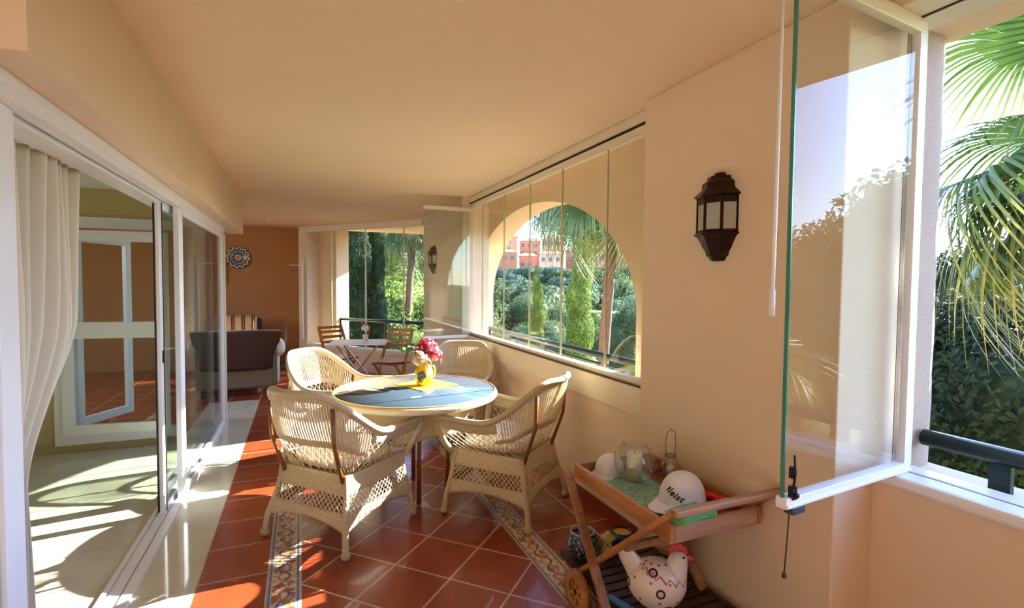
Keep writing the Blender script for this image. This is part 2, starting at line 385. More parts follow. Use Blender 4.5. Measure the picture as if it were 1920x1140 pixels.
def cf(u, v):      # outer end of the pillar, slightly bowed rough render
    z = -3.6 + (H + 3.9) * v
    pts = [(2.05, 2.29), (2.30, 2.25), (2.345, 2.2), (2.345, 1.26), (2.32, 1.2), (2.27, 1.18), (2.05, 1.18)]
    k = u * 6; i = min(5, int(k)); f = k - i; x = pts[i][0] * (1 - f) + pts[i + 1][0] * f; y = pts[i][1] * (1 - f) + pts[i + 1][1] * f
    q = noise.noise(Vector((x * 9, y * 9, z * 7))) * .010
    return (x + (q if x > 2.25 else 0), y, z)
colm.grid(cf, 36, 120); S('wall_right_column', colm, M['rough'])
S('lintel_right', MB().box((2.02, -3.2, 2.46), (2.35, 1.25, 2.75)), M['outwall'])
S('facade_below', MB().box((2.0, -3.2, -4.0), (2.30, 8.0, -.1)), M['outwall'])
# rail on the ceiling over opening 3 and sill frame
w3 = empty('window_3', (2.0, 1.1, .8), kind='structure')
def rel(mb, root): 
    L = root.location; c, s_ = math.cos(-root.rotation_euler.z), math.sin(-root.rotation_euler.z)
    out = []
    for p in mb.v:
        x, y, z = p[0] - L.x, p[1] - L.y, p[2] - L.z; out.append((x * c - y * s_, x * s_ + y * c, z))
    mb.v = out; return mb
def part(name, mb, m, root, label=None, bev=0, kind=None):
    return rel(mb, root).build(name, m, root, label=label, bev=bev, kind=kind)
part('top_rail', MB().box((1.86, -1.5, 2.435), (1.99, 1.16, 2.5)).box((1.99, -1.5, 2.425), (2.10, 1.16, 2.5)), M['cream'], w3, bev=.004)
part('rail_groove', MB().box((1.984, -1.5, 2.43), (1.994, 1.14, 2.434)), M['black'], w3)
part('sill_frame', MB().box((1.925, -1.5, .795), (2.02, 1.165, .838)).box((2.03, -1.5, .795), (2.12, 1.165, .835)), M['white'], w3, bev=.012)
part('rail_groove', MB().box((2.018, -1.5, .80), (2.03, 1.12, .834)), M['black'], w3)
part('screw', MB().lathe([(0.0, 0), (.006, 0), (.006, .003), (0, .004)], 8, (1.95, 1.12, .838)), mat('screw_rust', srgb(120, 90, 70), rough=.5), w3)
part('side_profile', MB().box((2.075, 1.145, .838), (2.105, 1.18, 2.43)), M['white'], w3)
# the leaf swung open across the pillar
ang = math.atan2(.061, .67)
P0 = Vector((1.325, 1.058, 0)); P1 = Vector((2.02, 1.12, 0)); dd = (P1 - P0).normalized(); LP = (P1 - P0).length
T = Matrix.Translation(P0) @ rotz(math.atan2(dd.y, dd.x))
gl = empty('swung_leaf', (0, 0, 0), parent=w3); gl.location = (0, 0, 0)
bpy.data.objects.remove(gl)
part('glass_leaf', MB().box((0, -.004, .87), (LP, .004, 2.40), T), M['leafglass'], w3, label='tall clear glass leaf swung open')
part('leaf_edge', MB().box((-.006, -.006, .86), (0.0, .006, 2.42), T), M['edge'], w3, label='green glass edge')
part('leaf_top_profile', MB().box((-.004, -.016, 2.385), (LP + .01, .016, 2.435), T), M['cream'], w3, bev=.004)
part('leaf_bottom_profile', MB().box((-.008, -.018, .838), (LP, .018, .872), T).box((-.008, -.024, .842), (LP, -.018, .854), T), M['white'], w3, bev=.004)
part('leaf_side_profile', MB().box((LP - .028, -.012, .87), (LP + .004, .012, 2.4), T), M['white'], w3)
part('latch', MB().box((.016, -.022, .865), (.036, -.006, .905), T).tube([T @ Vector((.02, -.02, .90)), T @ Vector((.018, -.026, .95)), T @ Vector((.022, -.02, 1.0))], .004, 6).ell(T @ Vector((.026, -.026, .88)), .009, 8, 6).box((.014, -.02, .93), (.026, -.008, .965), T), mat('dark_latch', srgb(50, 48, 44), rough=.4, metal=.6), w3)
part('foot_stop', MB().box((.03, -.016, .812), (.09, .016, .838), T), mat('blue_grey_stop', srgb(48, 62, 84), rough=.4), w3, bev=.004)
part('pull_cord', MB().tube([T @ Vector((.02, -.01, .84)), T @ Vector((.012, -.01, .74)), T @ Vector((.0, -.012, .645))], .0025, 6).lathe([(0, 0), (.007, .002), (.006, .014), (.0, .02)], 8, T @ Vector((0, -.012, .63))), mat('brown_cord', srgb(70, 44, 30), rough=.7), w3)
wand = MB().tube([(1.318, 1.10, 2.5), (1.312, 1.10, 1.6), (1.309, 1.10, 1.44)], .0055, 8).tube([(1.309, 1.10, 1.49), (1.309, 1.10, 1.41)], .0085, 8)
tag(wand.build('blind_wand', M['white']), 'thin white pull wand hanging from the ceiling beside the swung glass leaf', 'wand')
# ---- window 1 : frameless folding panes in front of the arch
w1 = empty('window_1', (1.87, 4, .93), kind='structure')
part('top_rail', MB().box((1.835, 2.29, 2.385), (1.90, 5.63, 2.47)).box((1.825, 2.29, 2.405), (1.84, 5.63, 2.42)), M['cream'], w1, bev=.003)
part('rail_cover', MB().box((1.818, 2.29, 2.43), (1.86, 5.63, 2.499)), M['cream'], w1, bev=.004)
part('rail_groove', MB().box((1.815, 2.29, 2.424), (1.835, 5.63, 2.431)), M['black'], w1)
part('sill_board', MB().box((1.80, 2.29, .735), (1.86, 5.63, .905)), M['cream'], w1, bev=.006)
part('bottom_rail', MB().box((1.835, 2.29, .905), (1.905, 5.63, .938)), M['cream'], w1, bev=.003)
part('rail_groove', MB().box((1.802, 2.29, .9045), (1.835, 5.63, .9075)), mat('brown_shadow_gap', srgb(96, 70, 56), rough=.8), w1)
ys = [2.30, 2.853, 3.475, 4.068, 4.676, 5.314, 5.62]
gp = MB(); ge = MB()
for a, b in zip(ys[:-1], ys[1:]): gp.box((1.866, a + .006, .935), (1.874, b - .006, 2.39))
for y in ys[1:-1]: ge.box((1.864, y - .006, .935), (1.876, y + .006, 2.39))
part('glass_panes', gp, M['glass'], w1); part('pane_edges', ge, M['paneedge'], w1)
# stack of panes folded across the corner at the far end of window 1
T2 = Matrix.Translation((1.285, 5.60, 0)); st = MB()
for k in range(3): st.box((0, k * .022, .9), (.53, k * .022 + .007, 2.34), T2)
part('folded_panes', st, M['glass'], w1, label='stack of glass panes folded across the corner')
part('folded_top_profile', MB().box((-.01, -.01, 2.33), (.54, .06, 2.37), T2), M['cream'], w1, bev=.003)
part('folded_bottom_profile', MB().box((-.01, -.012, .875), (.54, .06, .905), T2), M['white'], w1, bev=.003)
# ---- window 2 : far end
w2 = empty('window_2', (A.x, A.y, .4), kind='structure')
def fw(a, b, o0, o1, z0, z1, mb=None): return (mb or MB()).prism(along(a, b, o0, o1), z0, z1)
part('top_rail', fw(0, LW, -.03, .05, 2.40, 2.5), M['cream'], w2, bev=.003)
part('sill_board', fw(0, LW, -.03, .06, .32, .385), M['cream'], w2, bev=.004)
part('bottom_rail', fw(0, LW, -.01, .04, .385, .41), M['white'], w2)
part('side_profile', fw(0, .035, -.01, .04, .41, 2.4), M['cream'], w2)
gp = MB(); ge = MB()
for a, b in ((.04, .62), (.64, 1.42), (1.44, 2.24), (2.26, LW - .02)): fw(a, b, .01, .017, .41, 2.4, gp)
for a in (.62, 1.42, 2.24): fw(a, a + .022, .006, .02, .41, 2.4, ge)
part('glass_panes', gp, M['glass'], w2); part('pane_edges', ge, M['paneedge'], w2)

# ---- railings
def railing(name, pts, z, label, zlow=None, posts=(), r=.027):
    root = empty(name, (pts[0][0], pts[0][1], 0), 0, label, 'railing')
    part('handrail', MB().tube([(x, y, z) for x, y in pts], r, 14), M['greenmetal'], root)
    if zlow: part('lower_rail', MB().tube([(x, y, zlow) for x, y in pts], .012, 8), M['greenmetal'], root)
    for (x, y) in posts: part('post', MB().box((x - .012, y - .03, zlow - .1 if zlow else z - .3), (x + .012, y + .03, z - .01)), M['greenmetal'], root)
    return root
railing('railing', [(2.215, 1.165), (2.22, .5), (2.22, -1.48)], .925, 'dark green tube handrail outside the open gap on the right', None, ((2.218, .93),), r=.031).location.z = 0
railing('railing', [(2.24, 6.2), (2.24, 2.8)], .93, 'dark green handrail crossing the arched opening behind the glass', .86, ((2.24, 6.1), (2.24, 4.5), (2.24, 2.9)))
q = [(A + D * a + NN * .42).xy for a in (.28, LW - .05)]
railing('railing', [tuple(p) for p in q], .83, 'dark green double handrail outside the far corner window', .45, [tuple((A + D * a + NN * .42).xy) for a in (.42, 1.5, 2.5)], r=.028)

# ---- sliding doors on the left
DX = -0.79; ZT = 2.07
d1 = empty('door_1', (DX, 4, 0), kind='structure')
part('top_track', MB().box((-.90, 1.66, 1.985), (-.80, 6.2, 2.07)).box((-.80, 1.66, 2.03), (-.73, 6.2, 2.07)).box((-.79, 1.66, 2.0), (-.735, 6.2, 2.033)), M['white'], d1, bev=.003)
part('track_groove', MB().box((-.802, 1.7, 2.012), (-.786, 6.2, 2.032)), M['black'], d1)
part('bottom_track', MB().box((-.88, 1.66, .0), (-.858, 6.2, .016)).box((-.85, 1.66, .0), (-.80, 6.2, .010)).box((-.79, 1.66, 0), (-.745, 6.2, .014)), M['white'], d1)
def leaf(x, y0, y1, name_l, sw=.075, th=.035):
    fr = empty('sliding_leaf', (x, y0, 0), kind='structure'); 
    mb = MB().box((x - th / 2, y0, .012), (x + th / 2, y0 + sw, 2.01)).box((x - th / 2, y1 - sw, .012), (x + th / 2, y1, 2.01)).box((x - th / 2, y0, 1.95), (x + th / 2, y1, 2.01)).box((x - th / 2, y0, .012), (x + th / 2, y1, .06))
    return fr, mb, MB().box((x - .004, y0 + sw, .06), (x + .004, y1 - sw, 1.95))
def door_leaf(name, x, y0, y1, sw=.075):
    root = empty(name, (x, y0, 0), kind='structure')
    th = .035
    part('leaf_frame', MB().box((x - th / 2, y0, .012), (x + th / 2, y0 + sw, 2.0)).box((x - th / 2, y1 - sw, .012), (x + th / 2, y1, 2.0)).box((x - th / 2, y0 + sw, 1.955), (x + th / 2, y1 - sw, 2.0)).box((x - th / 2, y0 + sw, .012), (x + th / 2, y1 - sw, .05)), M['white'], root, bev=.004)
    part('door_glass', MB().box((x - .004, y0 + sw, .05), (x + .004, y1 - sw, 1.955)), M['glassdoor'], root)
    return root
la = door_leaf('door_2', -.765, 4.02, 6.1, .115)
lb = door_leaf('door_3', -.825, 3.78, 5.85, .07)
part('seal', MB().box((-.842, 3.772, .03), (-.832, 3.782, 1.99)).box((-.80, 3.79, .03), (-.795, 3.8, 1.99)), M['black'], lb)
part('lock', MB().box((-.808, 3.80, .98), (-.80, 3.825, 1.06)), M['black'], lb)
ln = door_leaf('door_4', -.79, .3, 1.958, .11)
S('wall_door_end', MB().box((-.99, 6.2, 0), (-.93, 6.26, 2.07)), M['cream'])
S('trim_1', MB().box((-.80, 6.1, 0), (-.735, 6.2, 2.07)), M['cream'])
# inner window between room and recess
wi = empty('window_4', (-1.98, 5.5, .1), kind='structure')
x0, x1 = -1.95, -.88; y = 5.5
part('outer_frame', MB().box((x0, y - .03, .07), (x0 + .07, y + .05, 2.05)).box((x1 - .07, y - .03, .07), (x1, y + .05, 2.05)).box((x0 + .07, y - .03, 1.96), (x1 - .07, y + .05, 2.05)).box((x0 + .07, y - .03, .07), (x1 - .07, y + .05, .155)), M['white'], wi)
T3 = Matrix.Translation((x0 + .07, y - .04, 0)) @ rotz(math.radians(-7)); LL = .80
lf = MB()
for a, b, z0, z1 in ((0, .085, .17, 1.93), (LL - .05, LL, .17, 1.93), (.085, LL - .05, 1.84, 1.93), (.085, LL - .05, .17, .25), (.085, LL - .05, 1.0, 1.14)): lf.box((a, -.03, z0), (b, .01, z1), T3)
part('hinged_leaf', lf, M['white'], wi)
part('leaf_glass', MB().box((.085, -.012, .25), (LL - .05, -.006, 1.0), T3).box((.085, -.012, 1.14), (LL - .05, -.006, 1.84), T3), M['glassdoor'], wi)
T4 = Matrix.Translation((x0 + .12, y + .08, 0)) @ rotz(math.radians(62)); lf = MB()
for a, b, z0, z1 in ((0, .06, .2, 1.9), (.52, .58, .2, 1.9), (.06, .52, 1.84, 1.9), (.06, .52, .2, .27)): lf.box((a, -.02, z0), (b, .02, z1), T4)
part('inner_leaf', lf, M['white'], wi)
# curtain, gathered and swept
ct = MB()
def cur(u, v):
    z = .05 + 1.945 * v
    w0 = .06 + .50 * sst(.72, 1.35, z); 
    if z < .72: w0 = .06 + .05 * (1 - z / .72)
    y = 2.31 + w0 * u; amp = .012 + .03 * sst(.7, 1.5, z)
    x = -.945 + amp * math.sin(u * 2 * PI * 6.5 + .6 * math.sin(v * 3)) + .015 * math.sin(u * 9 + v * 4)
    return (x, y, z)
ct.grid(cur, 150, 60, th=.004)
cm = mat('curtain_cloth', srgb(214, 204, 186), rough=.9, bump=.1, bscale=400, sheen=.2)
tag(ct.build('curtain', cm), 'long pale gathered curtain hanging inside the sliding door', 'curtain')
hk = MB().tube([(-.46, 8.6, 2.5), (-.46, 8.6, 2.44), (-.44, 8.6, 2.42), (-.43, 8.6, 2.44)], .006, 6).build('ceiling_hook', M['white'], cat='hook', label='small white hook in the ceiling before the far wall')
# ------------------------------------------------------------ wicker armchairs
def wicker_mat(name, c, c2):
    m, t, b = newmat(name); L = t.links.new
    uv = N(t, 'ShaderNodeTexCoord'); w_ = N(t, 'ShaderNodeTexChecker'); 
    br = N(t, 'ShaderNodeTexBrick', offset=0.5); br.inputs['Scale'].default_value = 1; br.inputs['Brick Width'].default_value = .014; br.inputs['Row Height'].default_value = .006
    br.inputs['Mortar Size'].default_value = .0007; br.inputs['Mortar Smooth'].default_value = .6
    br.inputs['Color1'].default_value = c; br.inputs['Color2'].default_value = c2; br.inputs['Mortar'].default_value = (c2[0] * .45, c2[1] * .4, c2[2] * .35, 1)
    L(uv.outputs['UV'], br.inputs['Vector']); L(br.outputs[0], b.inputs['Base Color']); b.inputs['Roughness'].default_value = .5
    bp = N(t, 'ShaderNodeBump'); bp.invert = True; bp.inputs['Strength'].default_value = .6; bp.inputs['Distance'].default_value = .003
    L(br.outputs[1], bp.inputs['Height']); L(bp.outputs[0], b.inputs['Normal']); return m
WK = wicker_mat('cream_wicker_weave', srgb(232, 214, 178), srgb(212, 192, 152))
WR = mat('cream_wicker_strand', srgb(230, 212, 176), rough=.5, noise_amt=.15, nscale=20)
CANE = mat('brown_cane', srgb(150, 92, 40), rough=.35, noise_amt=.3, nscale=30)
def quilt_mat(name, c, k=.035):
    m, t, b = newmat(name); L = t.links.new; g = N(t, 'ShaderNodeTexCoord'); sp = N(t, 'ShaderNodeSeparateXYZ'); L(g.outputs['Object'], sp.inputs[0])
    a = math_(t, 'SINE', math_(t, 'MULTIPLY', math_(t, 'ADD', sp.outputs[0], sp.outputs[1]), PI / k)); d = math_(t, 'SINE', math_(t, 'MULTIPLY', math_(t, 'SUBTRACT', sp.outputs[0], sp.outputs[1]), PI / k))
    h = math_(t, 'MINIMUM', math_(t, 'ABSOLUTE', a), math_(t, 'ABSOLUTE', d)); h = math_(t, 'POWER', h, .5)
    bp = N(t, 'ShaderNodeBump'); bp.inputs['Strength'].default_value = .8; bp.inputs['Distance'].default_value = .01; L(h, bp.inputs['Height']); L(bp.outputs[0], b.inputs['Normal'])
    mx = N(t, 'ShaderNodeMix', data_type='RGBA'); L(h, mx.inputs[0]); mx.inputs[6].default_value = (c[0] * .6, c[1] * .55, c[2] * .5, 1); mx.inputs[7].default_value = c
    L(mx.outputs[2], b.inputs['Base Color']); b.inputs['Roughness'].default_value = .85; return m
CUSH = quilt_mat('white_quilted_cushion', srgb(240, 228, 214))

def rimp(u):
    t = 2 * u - 1; s = abs(t); sg = 1 if t >= 0 else -1
    if s < .62:
        a = s / .62 * PI / 2; x = .345 * math.sin(a); y = -.08 - .33 * math.cos(a)
    else:
        k = (s - .62) / .38; x = .345 - .02 * k + .035 * math.sin(k * PI / 2) * k; y = -.08 + .37 * k
    z = .635 + .265 * (1 - sst(.16, .74, s)) ** 1.05
    z += .012 * sst(.8, 1, s)
    return Vector((sg * x, y, z))
def basep(u):
    t = 2 * u - 1; s = abs(t); sg = 1 if t >= 0 else -1
    if s < .5:
        a = s / .5 * PI / 2; x = .235 * math.sin(a) ** .8; y = -.235 + .06 * (1 - math.cos(a))
    else:
        k = (s - .5) / .5; x = .235 + .015 * k; y = -.175 + .42 * k
    return Vector((sg * x, y, .42))
def shell(u, v):
    a = basep(u); b = rimp(u); p = a.lerp(b, v)
    o = Vector((p.x, p.y + .05, 0)); 
    if o.length > 0: p += o.normalized() * .035 * math.sin(v * PI) * .8
    return p
CO = [(.245, .25), (-.245, .25), (-.245, -.225), (.245, -.225)]     # seat corners
CF = [(.295, .285), (-.295, .285), (-.30, -.295), (.30, -.295)]     # skirt bottom corners
def skirt(k, u, v):    # v 0 bottom, 1 seat
    a0 = Vector((*CO[k], .42)); a1 = Vector((*CO[(k + 1) % 4], .42)); b0 = Vector((*CF[k], .12)); b1 = Vector((*CF[(k + 1) % 4], .12))
    top = a0.lerp(a1, u); bot = b0.lerp(b1, u)
    f = v ** 1.35 if v > 0 else 0
    p = bot.lerp(top, f); p.z = .12 + .30 * v; return p
def make_wicker_chair():
    root = empty('wicker_armchair')
    # backrest: dense upright ribs above, woven band below
    mb = MB(); nr = 58; u0, u1 = .22, .78
    for i in range(nr + 1):
        u = u0 + (u1 - u0) * i / nr
        mb.tube([shell(u, .44 + .56 * j / 7) for j in range(8)], .0046, 6, caps=False)
    mb.build('backrest_ribs', WR, root)
    bd = MB(); bd.grid(lambda u, v: shell(u, v), 40, 10, th=.006, us=(.19, .81), vs_=(.36, .45), uvscale=(1.9, .62))
    bd.grid(lambda u, v: shell(u, v), 60, 6, th=.005, us=(.1, .9), vs_=(.9, .985), uvscale=(1.9, .5))
    bd.grid(lambda u, v: shell(u, v), 20, 6, th=.005, us=(.0, .2), vs_=(.66, .97), uvscale=(1.9, .5)); bd.grid(lambda u, v: shell(u, v), 20, 6, th=.005, us=(.8, 1), vs_=(.66, .97), uvscale=(1.9, .5))
    bd.build('woven_band', WK, root)
    # arms and lower back: diamond lattice
    la = MB()
    def lat(fn, ua, ub, va, vb, nu, steps=8, r=.0028, slope=1.0):
        du = (ub - ua) / nu
        for s_ in (1, -1):
            for i in range(-int(nu * slope) - 1, nu + 1 + int(nu * slope)):
                pts = []
                for j in range(steps + 1):
                    k = j / steps; u = ua + du * (i + s_ * k * 3.0 * slope); 
                    if ua - 1e-6 <= u <= ub + 1e-6: pts.append(fn(u, va + (vb - va) * k))
                if len(pts) > 1: la.tube(pts, r, 4, caps=False)
    lat(shell, 0, .22, 0, .68, 8); lat(shell, .78, 1, 0, .68, 8); lat(shell, .22, .78, .04, .37, 20, steps=4, slope=.5, r=.0022)
    la.build('arm_lattice', WR, root)
    rm = MB(); pts = [rimp(i / 60) for i in range(61)]
    e0 = pts[0] + Vector((-.0, .03, -.03)); e1 = pts[-1] + Vector((.0, .03, -.03))
    pts = [e0] + pts + [e1]
    rr = [.019 + .0016 * (i % 2) for i in range(len(pts))]
    P2 = []; R2 = []
    for i in range(len(pts) - 1):
        for k in (0, .5): P2.append(pts[i].lerp(pts[i + 1], k)); R2.append(.0205 if k == 0 else .0185)
    P2.append(pts[-1]); R2.append(.016)
    rm.tube(P2, R2, 10); rm.build('rim', WK, root, label='thick wrapped cream rim')
    # front posts from arm tips to the legs
    for s in (1, -1):
        tip = rimp(1 if s > 0 else 0) + Vector((0, .03, -.03))
        po = MB().tube([tip, Vector((s * .335, .325, .56)), Vector((s * .285, .31, .46)), Vector((s * .262, .268, .40))], [.017, .02, .02, .02], 10)
        po.build('arm_post', WK, root)
    # seat drum and skirt
    sd = MB(); 
    for k in range(4):
        sd.grid(lambda u, v: skirt(k, u, v), 20, 6, th=.006, vs_=(.66, 1.0), uvscale=(.5, .3))
        def border(u, v):
            lo = .02 + .17 * (1 - (2 * u - 1) ** 2); return skirt(k, u, lo * (1 - v) + .37 * v)
        sd.grid(border, 20, 4, th=.008, uvscale=(.55, .07))
    sd.prism([(.24, .245), (-.24, .245), (-.24, -.22), (.24, -.22)], .405, .42)
    sd.build('woven_skirt', WK, root)
    la = MB()
    for k in range(4): lat(lambda u, v: skirt(k, u, v), 0, 1, .35, .70, 17, steps=6)
    la.build('skirt_lattice', WR, root)
    for (x, y), (xs, ys_) in zip(CF, CO):
        lg = MB(); sx = 1.04
        lg.tube([(xs, ys_, .42), ((xs + x) / 2 - (x - xs) * .12, (ys_ + y) / 2 - (y - ys_) * .12, .27), (x, y, .13), (x * sx, y * sx, .035), (x * sx, y * sx, .012)], [.016, .017, .018, .018, .018], 10)
        lg.ell((x * sx, y * sx, .026), (.027, .027, .026), 12, 8)
        lg.build('leg', WK, root)
    cu = MB(); cu.ell((0, .015, .468), (.25, .245, .066), 32, 10, fn=lambda d: Vector((math.copysign(abs(d.x) ** .72, d.x), math.copysign(abs(d.y) ** .72, d.y), math.copysign(abs(d.z) ** .8, d.z))))
    cu.build('seat_cushion', CUSH, root, label='white quilted seat cushion')
    for s in (1, -1):
        MB().tube([(s * .225, -.235, .385), (s * .238, -.315, .62), tuple(rimp(.5 + s * .155) + Vector((0, -.012, -.035)))], .0115, 10).build('cane_pole', CANE, root, label='brown cane pole')
    return root
ch = make_wicker_chair()
G = 'cream wicker armchairs round the glass table'
def setc(o, x, y, deg, label):
    o.location = (x, y, 0.002); o.rotation_euler.z = math.radians(deg - 90); tag(o, label, 'chair', G)
base = ch
chairs = [(.235, 3.24, 42, 'cream wicker armchair nearest the camera on the left, its back turned to the glass doors'),
          (1.285, 3.14, 131, 'cream wicker armchair nearest the serving cart, right of the table'),
          (.30, 4.52, -42, 'cream wicker armchair on the far left side of the table, sun on its open back'),
          (1.35, 4.62, -122, 'cream wicker armchair on the far right side, backed against the window wall')]
for i, c in enumerate(chairs): setc(base if i == 0 else copy_tree(base), *c)

# ------------------------------------------------------------ round table
TX, TY = .765, 3.60
tb = empty('round_table', (TX, TY, 0), math.radians(10), 'round glass-topped wicker dining table between the four cream armchairs', 'table')
def tglass():
    m, t, b = newmat('blue_grey_table_glass'); b.inputs['Base Color'].default_value = srgb(78, 100, 118); b.inputs['Roughness'].default_value = .06; b.inputs['Specular IOR Level'].default_value = .6
    return m
R = .575
MB().lathe([(0, .728), (R - .012, .728), (R - .008, .733), (R - .012, .739), (0, .739)], 64).build('glass_top', tglass(), tb, label='blue-grey glass top')
MB().lathe([(R - .03, .70), (R - .004, .69), (R + .008, .70), (R + .01, .72), (R + .002, .734), (R - .014, .737), (R - .016, .728), (R - .03, .722)], 64).build('rim', mat('whitewashed_wicker_rim', srgb(226, 214, 188), rough=.5, bump=.5, bscale=90), tb)
MB().tube([((R - .008) * math.cos(a * PI / 32), (R - .008) * math.sin(a * PI / 32), .739) for a in range(64)], .005, 6, closed=True).build('rim_piping', mat('ochre_piping', srgb(214, 172, 98), rough=.5), tb)
for (x, y) in ((-.10, -.25), (.29, -.10), (.22, .27), (-.22, .16)):  # four thin white rectangles lying on the glass top
    MB().box((x - .034, y - .012, .7392), (x + .034, y + .012, .7412)).build('white_rectangle', mat('plain_white', srgb(244, 246, 250), rough=.3), tb, bev=.001, label='small flat white rectangle')
for a in (90, 180, 270, 0):
    A2 = math.radians(a - 17)
    MB().tube([(.27 * math.cos(A2), .27 * math.sin(A2), .70), (.235 * math.cos(A2), .235 * math.sin(A2), .35), (.225 * math.cos(A2), .225 * math.sin(A2), 0.002)], [.016, .015, .017], 10).build('leg', CANE, tb)
tt = MB(); 
def pan(u, v):
    a = 2 * PI * u; r = .36 + .10 * v - .03 * math.sin(v * PI); return (r * math.cos(a), r * math.sin(a), .46 + .03 * math.cos(4 * a) * (1 - v) + .235 * v)
tt.grid(pan, 48, 10, th=.006, uvscale=(2, .4)); tt.build('wicker_apron', WK, tb)

def sticker(x, y, a):
    pass
# place mat and vase with hydrangeas
pm_ = MB(); pm_.box((-.165, -.175, 0), (.165, .175, .004)); 
o = pm_.build('placemat', mat('yellow_cloth', srgb(252, 226, 60), rough=.8, bump=.2, bscale=300), bev=.001, label='square yellow cloth mat in the middle of the glass table', cat='placemat'); o.location = (.87, 3.72, .7405); o.rotation_euler.z = math.radians(24)
vs = empty('flower_vase', (.845, 3.70, .745), .3, 'yellow vase of pink and cream hydrangeas standing on the yellow mat', 'vase')
def vasemat():
    m, t, b = newmat('yellow_painted_ceramic'); L = t.links.new; tc = N(t, 'ShaderNodeTexCoord')
    def blob(cx, cy, cz, r):
        d = N(t, 'ShaderNodeVectorMath', operation='DISTANCE'); d.inputs[1].default_value = (cx, cy, cz); L(tc.outputs['Object'], d.inputs[0]); return math_(t, 'LESS_THAN', d.outputs['Value'], r)
    c = srgb(250, 196, 20)
    last = None
    for (cx, cy, cz, r, cc) in ((-.052, -.05, .075, .034, srgb(52, 50, 120)), (-.056, -.045, .045, .024, srgb(60, 60, 140)), (-.045, -.055, .10, .018, srgb(60, 110, 60)), (.02, -.062, .10, .036, srgb(252, 246, 236)), (.05, -.045, .065, .02, srgb(240, 120, 30)), (.06, .03, .09, .03, srgb(60, 60, 150))):
        mx = N(t, 'ShaderNodeMix', data_type='RGBA'); L(blob(cx, cy, cz, r), mx.inputs[0])
        if last is None: mx.inputs[6].default_value = c
        else: L(last, mx.inputs[6])
        mx.inputs[7].default_value = cc; last = mx.outputs[2]
    L(last, b.inputs['Base Color']); b.inputs['Roughness'].default_value = .2; b.inputs['Coat Weight'].default_value = .5; return m
MB().lathe([(0, 0), (.045, 0), (.052, .01), (.066, .06), (.068, .10), (.055, .135), (.046, .15), (.05, .165), (.046, .165), (.042, .15), (.05, .13), (.06, .09), (.045, .015), (0, .012)], 28).build('vase', vasemat(), vs)
MB().tube([(.05, .0, .14), (.085, .0, .135), (.098, 0, .10), (.09, 0, .06), (.064, 0, .045)], .006, 8).build('handle', mat('yellow_glaze', srgb(246, 206, 60), rough=.25), vs)
random.seed(4)
def bloom(c, r, n, mats, name, root, sz=.014):
    mb = MB()
    for i in range(n):
        z = random.uniform(-.55, 1); a = random.uniform(0, 2 * PI); s_ = math.sqrt(1 - z * z)
        d = Vector((s_ * math.cos(a), s_ * math.sin(a), z)); p = Vector(c) + d * r * random.uniform(.86, 1.05)
        q = d.to_track_quat('Z', 'Y').to_matrix().to_4x4() @ rotz(random.uniform(0, 6)); q.translation = p; mb.mi = random.randrange(len(mats))
        for k in range(4):
            Tk = q @ rotz(k * PI / 2); s2 = sz * random.uniform(.8, 1.2)
            mb.add([Tk @ Vector(v) for v in ((0, 0, 0), (s2 * .55, s2 * .5, s2 * .25), (s2 * 1.15, 0, s2 * .1), (s2 * .55, -s2 * .5, s2 * .25))], [(0, 1, 2, 3)], smooth=True)
    mb.ell(c, r * .8, 12, 8); mb.build(name, mats, root)
fm = [mat('petal_a', srgb(178, 34, 62), rough=.7), mat('petal_b', srgb(226, 92, 118), rough=.7), mat('petal_c', srgb(240, 190, 196), rough=.7), mat('petal_d', srgb(150, 24, 50), rough=.7)]
bloom((.035, .02, .265), .082, 170, fm, 'pink_hydrangea', vs)
bloom((.085, -.02, .215), .05, 90, fm, 'pink_hydrangea', vs)
fc = [mat('petal_e', srgb(226, 196, 150), rough=.7), mat('petal_f', srgb(206, 160, 104), rough=.7), mat('petal_g', srgb(236, 218, 186), rough=.7)]
bloom((-.06, -.03, .20), .06, 110, fc, 'cream_hydrangea', vs)
bloom((-.02, -.06, .17), .035, 50, fc, 'cream_hydrangea', vs)
LEAF = mat('vase_leaf', srgb(92, 132, 70), rough=.5)
lf = MB()
for p, s_ in (((-.155, .03, .27), .021), ((-.10, .05, .275), .021)):
    lf.tube([(0, 0, .14), (p[0] * .6, p[1] * .6, .2), p], .0025, 5); lf.ell(p, (s_, s_ * .25, s_ * 1.0), 12, 8)
lf.build('leaf_sprigs', LEAF, vs)

# ------------------------------------------------------------ bistro set at the far window
WOOD = mat('honey_varnished_wood', srgb(196, 134, 62), rough=.4, noise_amt=.3, nscale=14)
WOODD = mat('reddish_seat_wood', srgb(120, 58, 30), rough=.4, noise_amt=.3, nscale=14)
bt = empty('bistro_table', (.72, 6.95, 0), math.radians(-14), 'small folding bistro table with white top and crossed wooden legs below the far window', 'table')
MB().box((-.36, -.27, .70), (.36, .27, .722)).build('tabletop', mat('white_tablecloth', srgb(246, 244, 240), rough=.5), bt, bev=.004)
for s in (-1, 1):
    MB().bar((-.26, s * .2, 0.004), (.26, s * .22, .70), .02, .034, up=(0, 1, 0)).build('leg', WOOD, bt); MB().bar((.26, s * .17, 0.004), (-.26, s * .19, .70), .02, .034, up=(0, 1, 0)).build('leg', WOOD, bt)
MB().bar((-.2, -.2, .09), (-.2, .2, .09), .02, .03).build('stretcher', WOOD, bt)
